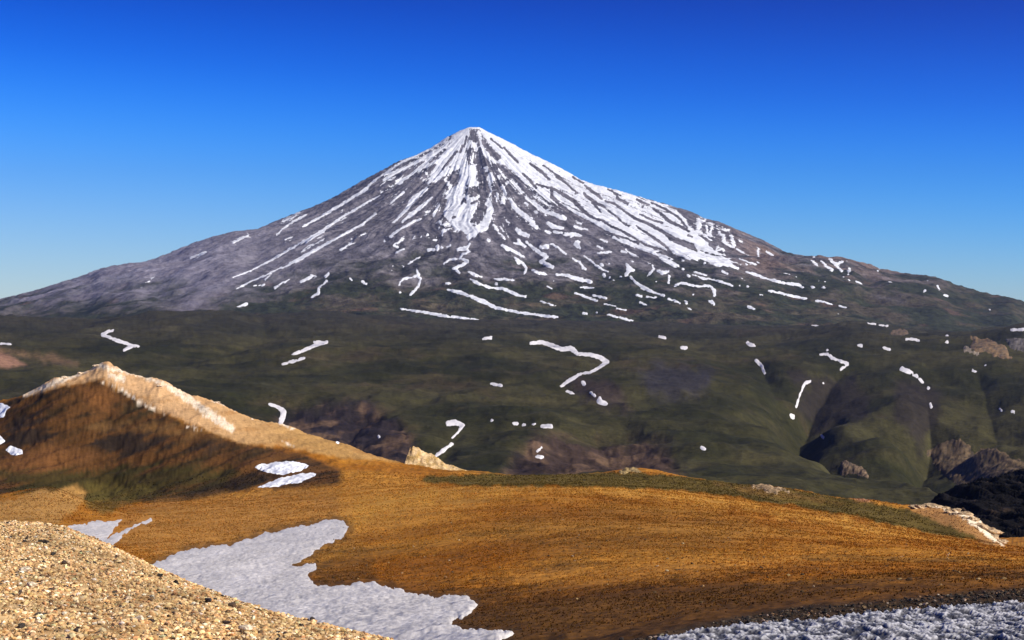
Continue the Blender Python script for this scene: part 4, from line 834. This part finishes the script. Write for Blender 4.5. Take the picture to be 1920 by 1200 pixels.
# ================================================================== rock outcrops standing out of the slopes
def crag(V, FV, a, s, seed):
    return a*(ridged(V[:, 0]/s, V[:, 1]/(s*1.6), 4, seed) + .3)
def rockcol(c1, c2, s, seed):
    def f(V, FV):
        return mix(C(*c1), C(*c2), sstep(-.5, .6, fbm((V[:, 0]+.4*V[:, 2])/s, (V[:, 2]*3+.2*V[:, 1])/s, 4, seed)))
    return f
for g, label, parts, lift, amp, s, c1, c2, grp in [
    (gp, 'broad tan rock face low at the right, above the shaded cliff', [PG('K', (1370, 740), (1440, 700), (1480, 685), (1560, 665), (1620, 700), (1640, 760), (1680, 710), (1760, 720), (1820, 770), (1960, 810), (1960, 900), (1800, 960), (1640, 1000), (1560, 960), (1480, 880), (1420, 800))], 1, 2.2, 45, (.17, .115, .060), (.058, .044, .030), 'rock outcrops on the plateau'),
    (gp, 'small fluted tan rock rib on the dark lower slope', [PG('K', (890, 830), (920, 790), (980, 810), (1050, 870), (1040, 895), (980, 870), (900, 870))], 1.5, 2.5, 22, (.28, .19, .11), (.10, .075, .05), 'rock outcrops on the plateau'),
    (gp, 'tan cliff high on the plateau at the right border', [PG('G', (1470, 810), (1540, 840), (1660, 870), (1760, 900), (1830, 1000), (1830, 1040), (1720, 1010), (1600, 960), (1520, 970), (1480, 920), (1500, 870))], 2, 2.5, 50, (.24, .15, .075), (.12, .09, .06), 'rock outcrops on the plateau'),
    (gp, 'pale boulder strewn bank left of the tan cliff', [PG('G', (1400, 930), (1440, 910), (1500, 940), (1570, 975), (1540, 995), (1450, 960))], 2, 3, 30, (.30, .24, .17), (.16, .13, .10), 'rock outcrops on the plateau'),
    (gp, 'grey rubble slope right of the tan cliff', [PG('G', (1760, 850), (1950, 840), (1960, 960), (1840, 960), (1790, 920))], 2, 4, 40, (.16, .14, .13), (.07, .06, .05), 'rock outcrops on the plateau'),
    (gp, 'rust coloured rocky knob on the upper plateau', [PG('G', (840, 800), (910, 750), (980, 790), (1010, 810), (950, 840), (880, 830))], 1.5, 3, 30, (.15, .105, .070), (.08, .062, .045), 'rock outcrops on the plateau'),
    (gh, 'slanted tan rib breaking the skyline of the brown hill', [PG('K', (330, 850), (370, 845), (440, 880), (520, 920), (595, 962), (500, 975), (400, 940), (345, 900))], .15, .35, 5, (.42, .28, .15), (.13, .09, .05), 'rock outcrops on the brown hill'),
    (gh, 'low knob of pale stones on the crest behind the hill', [PG('J', (1560, 850), (1600, 826), (1650, 825), (1700, 850), (1690, 862), (1600, 868))], .25, .5, 4, (.40, .28, .12), (.20, .14, .06), 'rock outcrops on the brown hill'),
]:
    o = draped('rock_outcrop', g, parts, M_rock, lift, 6, rough=4.5, rs=14, extra=lambda V, FV: crag(V, FV, amp, s, 231), color=rockcol(c1, c2, s*.5, 233))
    tag(o, label, 'rock outcrop', grp)

# wedge-shaped rock knoll behind the crest of the hill, and loose crags along the ridge and the right-hand crest
def locate(g, px, py):
    i = int(np.clip(np.searchsorted(g.pxs, px), 0, g.nx-1))
    j = np.argmax(g.PY[:, i] <= py)
    if g.PY[j, i] > py: j = int(np.argmin(np.abs(g.PY[:, i]-py)))
    return np.array([g.X[j, i], g.Y[j, i], g.Z[j, i]])

import bmesh
def rock_mesh(seed, sub, dims, rough=.22, planes=9):
    bm = bmesh.new(); bmesh.ops.create_icosphere(bm, subdivisions=sub, radius=1)
    rs = np.random.default_rng(seed)
    V = np.array([v.co[:] for v in bm.verts])
    T = np.array([[v.index for v in f.verts] for f in bm.faces]); bm.free()
    for _ in range(planes):
        n = rs.normal(size=3); n /= np.linalg.norm(n); d = rs.uniform(.55, .9)
        e = np.maximum(0, V@n - d); V -= e[:, None]*n*.92
    V *= 1 + rough*(fbm(V[:, 0]*1.7+V[:, 2]*1.1, V[:, 1]*1.7-V[:, 2]*.8, 3, seed % 50))[:, None]
    return V*np.array(dims), T

# knoll: a faceted wedge, steep dark left side, long bright slope falling to the right
kb = locate(gh, 800, 884); kd = 735.0
def at(px, py, y): return [(px-CX)/F*y, y, (HZ-py)*y/F]
top = [at(768, 843, kd), at(776, 837, kd+1), at(790, 842, kd+2), at(808, 852, kd+2), at(830, 866, kd), at(860, 880, kd-2), at(884, 889, kd-4)]
nu, nv = 70, 26
us = np.linspace(0, 1, nu); tp = np.array(top); tl = np.linspace(0, 1, len(tp))
crest = np.stack([np.interp(us, tl, tp[:, k]) for k in range(3)], 1)
KV = []
for vi in range(nv):
    v = vi/(nv-1)*2-1
    sh = 1-abs(v)**1.25
    P_ = crest.copy(); P_[:, 1] += v*14; P_[:, 0] += -abs(v)*3.0*(1-us)
    P_[:, 2] = (crest[:, 2])*sh + (kb[2]-9)*(1-sh)
    KV.append(P_)
KV = np.array(KV); KV[:, 0, 2] -= 0
KV[..., 2] += .9*ridged(KV[..., 0]/4+KV[..., 2]/6, KV[..., 1]/5, 4, 241)-.5
drop = np.array([[*at(764, 862, kd)]]*nv); drop[:, 1] += np.linspace(-14, 14, nv); drop[:, 2] = kb[2]-9
KV = np.concatenate([drop[:, None], KV], 1); nu += 1
ki = np.arange(nu*nv).reshape(nv, nu)
kq = np.stack([ki[:-1, :-1], ki[:-1, 1:], ki[1:, 1:], ki[1:, :-1]], -1).reshape(-1, 4)
kv = KV.reshape(-1, 3)
kc = mix(C(.60, .42, .22), C(.44, .28, .10), sstep(-.4, .6, fbm(kv[:, 0]/3, kv[:, 1]/6+kv[:, 2]/3, 4, 243)))
o = mesh_np('rock_knoll', kv, kq.ravel(), np.full(len(kq), 4), M_rock, True, kc, (kv[:, 0].mean(), kv[:, 1].mean(), kv[:, 2].min()))
tag(o, 'pale wedge of rock with a sheer dark left side behind the hill crest', 'rock knoll')

crags = [(1722, 949, 14, 'low pale crag at the upper end of the crag row'), (1745, 947, 13, 'flat pale crag second from the upper end of the crag row'), (1768, 949, 12, 'small pale crag in the upper half of the crag row'),
         (1786, 957, 16, 'pointed pale crag midway along the crag row'), (1803, 963, 16, 'rounded pale crag midway along the crag row, right of the pointed one'), (1820, 971, 22, 'largest pale crag of the crag row'),
         (1838, 985, 17, 'pale crag just below the largest of the crag row'), (1850, 992, 15, 'jutting pale crag near the lower end of the crag row'), (1862, 1004, 14, 'pale crag last but one at the lower end of the crag row'), (1873, 1014, 12, 'lowest pale crag of the crag row')]
for k, (px, py, wpx, lab) in enumerate(crags):
    p = locate(gh, px, py+3); sc_ = wpx*p[1]/F*(1.0+.35*math.sin(k*2.1))
    V, T = rock_mesh(300+k, 4, (sc_*1.25, sc_*.9, sc_*.42), .5, 14)
    c = mix(C(.62, .46, .27), C(.36, .22, .11), sstep(-.3, .5, fbm(V[:, 0]/.7+V[:, 2], V[:, 1]/.7, 3, 251)))
    V = V + p - np.array([0, 0, sc_*.1])
    o = mesh_np('crag', V, T.ravel(), np.full(len(T), 3), M_rock, False, c, (p[0], p[1], V[:, 2].min()))
    tag(o, lab, 'crag', 'pale crags at the right end of the hill')
rcr = [(120, 706, 12, 'blocky pale crag left of the ridge summit'), (150, 693, 13, 'stepped pale crag on the crest close left of the summit'), (182, 684, 12, 'broad pale crag crowning the ridge summit'), (228, 697, 12, 'pale crag just right of the ridge summit'),
       (255, 704, 10, 'small pale crag on the crest above the bright scree'), (300, 722, 10, 'knobbly pale crag on the crest between summit and shoulder'), (405, 753, 11, 'pale crag at the shoulder of the ridge'), (470, 784, 8, 'little pale crag where the ridge crest dips'),
       ]
for k, (px, py, wpx, lab) in enumerate(rcr):
    p = locate(gh, px, py+2); sc_ = wpx*p[1]/F*.6
    V, T = rock_mesh(330+k, 4, (sc_*1.2, sc_, sc_*.34), .3, 12)
    c = mix(C(.78, .64, .46), C(.56, .38, .22), sstep(-.3, .5, fbm(V[:, 0]/.7+V[:, 2], V[:, 1]/.7, 3, 251)))
    V = V + p
    o = mesh_np('crag', V, T.ravel(), np.full(len(T), 3), M_rock, False, c, (p[0], p[1], V[:, 2].min()))
    tag(o, lab, 'crag', 'pale crags on the ridge')

# ================================================================== loose stones
def scatter(name, g, ok, n, size, temps, cols, wts, seed, mat, label, sink=.25, power=2.2):
    """thousands of stones nobody could count, strewn over one grid surface"""
    rs = np.random.default_rng(seed)
    u = rs.uniform(g.pxs[0], g.pxs[-1], n*6); y0, y1 = ok[0], ok[1]
    y = np.sqrt(rs.uniform(y0**2, y1**2, n*6))
    fi = (u-g.pxs[0])/(g.pxs[1]-g.pxs[0]); i0 = np.clip(fi.astype(int), 0, g.nx-2); fu = fi-i0
    fj = np.interp(y, g.ys, np.arange(g.ny)); j0 = np.clip(fj.astype(int), 0, g.ny-2); fv = fj-j0
    z = (g.Z[j0, i0]*(1-fu)+g.Z[j0, i0+1]*fu)*(1-fv) + (g.Z[j0+1, i0]*(1-fu)+g.Z[j0+1, i0+1]*fu)*fv
    py = HZ-F*z/y
    keep = ok[2](u, py, y); idx = np.where(keep)[0][:n]; n = len(idx)
    u, y, z = u[idx], y[idx], z[idx]; x = (u-CX)/F*y
    s = size[0]*(size[1]/size[0])**(rs.uniform(0, 1, n)**power)
    allV, allT, allC = [], [], []; off = 0
    cols = np.array(cols); pick = rs.choice(len(cols), n, p=np.array(wts)/np.sum(wts))
    tm = rs.integers(0, len(temps), n)
    for t, (TV, TT) in enumerate(temps):
        m = np.where(tm == t)[0]; k = len(m)
        a = rs.uniform(0, 2*np.pi, k); b = rs.uniform(-.5, .5, k)
        V = TV[None]*s[m][:, None, None]
        X = V[..., 0]*np.cos(b)[:, None] - V[..., 2]*np.sin(b)[:, None]; Z_ = V[..., 0]*np.sin(b)[:, None] + V[..., 2]*np.cos(b)[:, None]
        X2 = X*np.cos(a)[:, None] - V[..., 1]*np.sin(a)[:, None]; Y2 = X*np.sin(a)[:, None] + V[..., 1]*np.cos(a)[:, None]
        W = np.stack([X2 + x[m][:, None], Y2 + y[m][:, None], Z_ + (z[m] + s[m]*sink)[:, None]], -1)
        c = cols[pick[m]]*rs.uniform(.75, 1.2, (k, 1))*rs.uniform(.94, 1.06, (k, 3))*(1+.45*fbm(x[m]/.7, y[m]/1.1, 3, 291))[:, None]
        nv_ = TV.shape[0]
        allV.append(W.reshape(-1, 3)); allC.append(np.repeat(c, nv_, 0))
        allT.append((TT[None] + (np.arange(k)*nv_)[:, None, None] + off).reshape(-1, 3)); off += k*nv_
    V = np.concatenate(allV); T = np.concatenate(allT); Cc = np.concatenate(allC)
    o = mesh_np(name, V, T.ravel(), np.full(len(T), 3), mat, False, Cc)
    o['kind'] = 'stuff'; o['label'] = label
    return o
temps = [rock_mesh(400+k, 2, (1, rr_, zz), .2, 7) for k, (rr_, zz) in enumerate([(.8, .6), (.65, .5), (.9, .45), (.7, .7), (.55, .5), (.85, .35), (.75, .55), (.6, .4)])]
temps1 = [rock_mesh(420+k, 1, (1, rr_, zz), .2, 5) for k, (rr_, zz) in enumerate([(.8, .6), (.65, .5), (.9, .45), (.7, .7), (.55, .5), (.85, .35)])]
gcol = [(.66, .45, .21), (.58, .37, .16), (.74, .56, .31), (.82, .70, .50), (.42, .24, .10), (.62, .32, .13), (.15, .09, .05), (.05, .04, .035), (.46, .42, .22)]
gwt = [24, 26, 14, 5, 14, 8, 6, 5, 2]
scatter('gravel', gg, (5.2, 20, lambda u, py, y: (u < 900)), 210000, (.0045, .022), temps1, gcol, gwt, 11, M_stone, 'ochre and tan angular gravel covering the near left mound', power=2.4)
scatter('scree', gh, (26, 62, lambda u, py, y: field([PG('P', (-900, 1000), (0, 860), (200, 810), (400, 770), (700, 722), (1100, 695), (1400, 665), (1700, 635), (2900, 590), (2900, 740), (1700, 712), (1000, 765), (400, 822), (0, 885), (-200, 960))], u, py) > -6*rng.uniform(0, 1, u.shape)**2),
        16000, (.02, .085), temps1, [(.035, .03, .026), (.07, .05, .035), (.15, .09, .05), (.35, .27, .20), (.022, .02, .02)], [30, 22, 14, 6, 28], 12, M_stone, 'dark stony rubble between the suncupped snow and the brown hill')
scatter('hill_stones', gh, (45, 330, lambda u, py, y: (py > 925) & (py < 1200) & (u > 560) & (rng.uniform(0, 1, u.shape) < .5+.9*perlin(u/90, py/14, 261))), 2600, (.05, .20), temps1,
        [(.10, .06, .03), (.06, .04, .02), (.30, .19, .08), (.40, .30, .18)], [4, 4, 3, 1], 13, M_stone, 'small scattered stones in the dry grass of the brown hill')

# dry grass tufts standing on the hill
def tufts(name, n, y0, y1, seed, label):
    rs = np.random.default_rng(seed)
    u = rs.uniform(-120, 2040, n*2); y = y0*(y1/y0)**(rs.uniform(0, 1, n*2)**.62)
    i0 = np.clip(((u-gh.pxs[0])/1.6).astype(int), 0, gh.nx-2); j0 = np.clip(np.interp(y, gh.ys, np.arange(gh.ny)).astype(int), 0, gh.ny-2)
    ok = (gh.hid[j0, i0] < 3) & ~snow_mask[j0, i0] & (CH[j0, i0, 0] < .78) & (CH[j0, i0, 0] > .03)
    ok &= rs.uniform(0, 1, n*2) < .55 + .8*perlin(gh.X[j0, i0]/7, gh.Y[j0, i0]/10, 281)
    k = np.where(ok)[0][:n]; n = len(k); u, y, i0, j0 = u[k], y[k], i0[k], j0[k]
    x = (u-CX)/F*y
    fv = np.clip((y-gh.ys[j0])/(gh.ys[j0+1]-gh.ys[j0]), 0, 1)
    z = gh.Z[j0, i0]*(1-fv)+gh.Z[j0+1, i0]*fv
    h = (.035 + .00055*y)*rs.uniform(.5, 1.4, n)
    nb = 5; V = np.zeros((n, nb, 3, 3))
    for b in range(nb):
        a = rs.uniform(0, 2*np.pi, n); rr_ = h*rs.uniform(.2, .7, n); w_ = h*rs.uniform(.3, .6, n)
        ca, sa = np.cos(a), np.sin(a)
        V[:, b, 0] = np.stack([x-sa*w_, y+ca*w_, z-.02], -1); V[:, b, 1] = np.stack([x+sa*w_, y-ca*w_, z-.02], -1)
        V[:, b, 2] = np.stack([x+ca*rr_, y+sa*rr_, z+h*rs.uniform(.4, .9, n)], -1)
    c = CH[j0, i0]*(rs.uniform(.62, 1.4, (n, 1)))*rs.uniform(.9, 1.1, (n, 3))
    o = mesh_np(name, V.reshape(-1, 3), np.arange(n*nb*3), np.full(n*nb, 3), M_tuft, False, np.repeat(np.clip(c, 0, .8), nb*3, 0))
    o['kind'] = 'stuff'; o['label'] = label
snow_mask = np.zeros(gh.X.shape, bool)
for pg in SNOWS: snow_mask |= field([pg], gh.PX, gh.PY) > -5
M_tuft = terrain_mat('tuft_blades', [(3, .5)], .2, 0, 0)
tufts('dry_grass', 200000, 40, 640, 17, 'tufts of dry golden grass covering the brown hill')

GS = 'larger stones on the gravel mound'
for k, (px, py, wpx, dm, cc, lab) in enumerate([
    (50, 1074, 34, (1, .8, .32), (.78, .64, .44), 'flat cream stone near the left border of the gravel mound'), (60, 1103, 26, (1, .9, .55), (.76, .63, .44), 'rounded cream stone below the flat cream one'),
    (84, 1022, 16, (1, .7, .6), (.05, .04, .035), 'dark stone high on the mound, second from the left'), (72, 1022, 12, (1, .8, .6), (.06, .05, .04), 'small dark stone beside the higher dark one'),
    (97, 1046, 18, (1, .6, .5), (.045, .04, .035), 'dark stone right below the high dark pair'), (116, 1060, 20, (1, .5, .4), (.09, .06, .045), 'long brown stone pointing downslope'),
    (298, 1084, 15, (1, .9, .7), (.04, .035, .03), 'black stone just under the mound edge'), (330, 1098, 18, (1, .7, .6), (.05, .04, .035), 'dark brown stone right of the black stone'),
    (390, 1130, 20, (1, .6, .5), (.05, .045, .05), 'slate dark stone near the lower edge of the mound'), (258, 1165, 30, (1, .7, .45), (.74, .60, .42), 'pale wedge stone at the bottom of the mound'),
    (460, 1190, 32, (1, .8, .5), (.76, .62, .43), 'largest pale stone at the bottom right of the mound'), (425, 1172, 24, (1, .45, .45), (.07, .05, .045), 'narrow dark stone above the largest pale stone'),
    (434, 1140, 22, (1, .4, .4), (.10, .07, .05), 'brown sliver on the right slope of the mound'), (582, 1164, 15, (1, .8, .7), (.05, .04, .035), 'dark stone on the skyline of the mound at the right'),
    (36, 1180, 24, (1, .6, .5), (.06, .05, .04), 'dark stone at the bottom left corner'), (240, 1128, 22, (1, .8, .5), (.70, .52, .32), 'sandy stone in the middle of the mound')]):
    p = locate(gg, px, py); sc_ = wpx*p[1]/F*.42
    V, T = rock_mesh(500+k, 4, (sc_*dm[0], sc_*dm[1], sc_*dm[2]), .18, 11)
    a = k*1.3; V = np.stack([V[:, 0]*math.cos(a*.25)-V[:, 1]*math.sin(a*.25), V[:, 0]*math.sin(a*.25)+V[:, 1]*math.cos(a*.25), V[:, 2]], 1)
    c = mix(C(*cc), C(*cc)*.6, sstep(-.2, .7, fbm(V[:, 0]/.02, V[:, 1]/.02, 3, 271)))
    V = V + p + np.array([0, 0, sc_*dm[2]*.45+.008])
    o = mesh_np('stone', V, T.ravel(), np.full(len(T), 3), M_stone, False, c, (p[0], p[1], V[:, 2].min()))
    tag(o, lab, 'stone', GS)
# ================================================================== camera, sun, sky, air
cam = bpy.data.cameras.new('camera'); co = bpy.data.objects.new('camera', cam); col.objects.link(co)
co.location = (0, 0, 0); co.rotation_euler = (math.radians(90), 0, 0)
cam.sensor_width = 36; cam.lens = 36*F/1920; cam.shift_y = -(600-HZ)/1920
cam.clip_start = .5; cam.clip_end = 90000
scene.camera = co

SUN_AZ, SUN_EL = math.radians(110), math.radians(37)      # clockwise from the view direction
sd = Vector((math.sin(SUN_AZ)*math.cos(SUN_EL), math.cos(SUN_AZ)*math.cos(SUN_EL), math.sin(SUN_EL)))
sun = bpy.data.lights.new('sun', 'SUN'); so = bpy.data.objects.new('sun', sun); col.objects.link(so)
sun.energy = 4.6; sun.angle = math.radians(.5); sun.color = (1, .95, .86)
so.rotation_euler = sd.to_track_quat('Z', 'Y').to_euler()

w = bpy.data.worlds.new('World'); scene.world = w; w.use_nodes = True
N, L = w.node_tree.nodes, w.node_tree.links
bg = N['Background']
sky = N.new('ShaderNodeTexSky'); sky.sky_type = 'NISHITA'; sky.sun_disc = False
sky.sun_elevation = SUN_EL; sky.sun_rotation = SUN_AZ; sky.altitude = 3000; sky.air_density = 1.0; sky.dust_density = .3; sky.ozone_density = 3
tc = N.new('ShaderNodeTexCoord'); sep = N.new('ShaderNodeSeparateXYZ'); L.new(tc.outputs['Generated'], sep.inputs[0])
hx = N.new('ShaderNodeMath'); hx.operation = 'MULTIPLY_ADD'; L.new(sep.outputs['X'], hx.inputs[0]); hx.inputs[1].default_value = .06; L.new(sep.outputs['Z'], hx.inputs[2])
rm = N.new('ShaderNodeMapRange'); L.new(hx.outputs[0], rm.inputs[0]); rm.inputs[1].default_value = -.02; rm.inputs[2].default_value = .24
cr = N.new('ShaderNodeValToRGB'); L.new(rm.outputs[0], cr.inputs[0]); cr.color_ramp.interpolation = 'B_SPLINE'
SKY = [(0.0, (.46, .52, .60)), (.20, (.38, .55, .76)), (.40, (.10, .48, .93)), (.60, (.0, .245, .88)), (.85, (.0, .068, .48)), (1, (.0, .038, .33))]
e = cr.color_ramp.elements
while len(e) < len(SKY): e.new(.5)
for k, (p, c) in enumerate(SKY): e[k].position = p; e[k].color = (*c, 1)
mu = N.new('ShaderNodeMix'); mu.data_type = 'RGBA'; mu.blend_type = 'MULTIPLY'; mu.inputs[0].default_value = 1
L.new(sky.outputs[0], mu.inputs[6]); L.new(cr.outputs[0], mu.inputs[7]); L.new(mu.outputs[2], bg.inputs[0])
bg.inputs[1].default_value = .15

HZB = (-15800, 15800, -380, 29400, -790, 2420)
x0, x1, y0, y1, z0, z1 = HZB
hv = [(x, y, z) for z in (z0, z1) for y in (y0, y1) for x in (x0, x1)]
hf_ = [(0, 2, 3, 1), (4, 5, 7, 6), (0, 1, 5, 4), (2, 6, 7, 3), (0, 4, 6, 2), (1, 3, 7, 5)]
hm = bpy.data.meshes.new('haze'); hm.from_pydata(hv, [], hf_)
ho = bpy.data.objects.new('haze', hm); col.objects.link(ho); ho['kind'] = 'stuff'
mh = bpy.data.materials.new('mountain_air'); mh.use_nodes = True
nt = mh.node_tree; nt.nodes.remove(nt.nodes['Principled BSDF'])
pv = nt.nodes.new('ShaderNodeVolumePrincipled'); pv.inputs['Color'].default_value = (.38, .50, .78, 1); pv.inputs['Anisotropy'].default_value = .6; pv.inputs['Density'].default_value = 1.35e-5
nt.links.new(pv.outputs[0], nt.nodes['Material Output'].inputs['Volume']); hm.materials.append(mh)

scene.render.engine = 'CYCLES'
scene.cycles.volume_bounces = 0; scene.cycles.max_bounces = 4; scene.cycles.diffuse_bounces = 2
scene.cycles.use_denoising = True
vs = scene.view_settings; vs.view_transform = 'Standard'; vs.look = 'None'; vs.gamma = 1; vs.exposure = .38; vs.use_curve_mapping = False
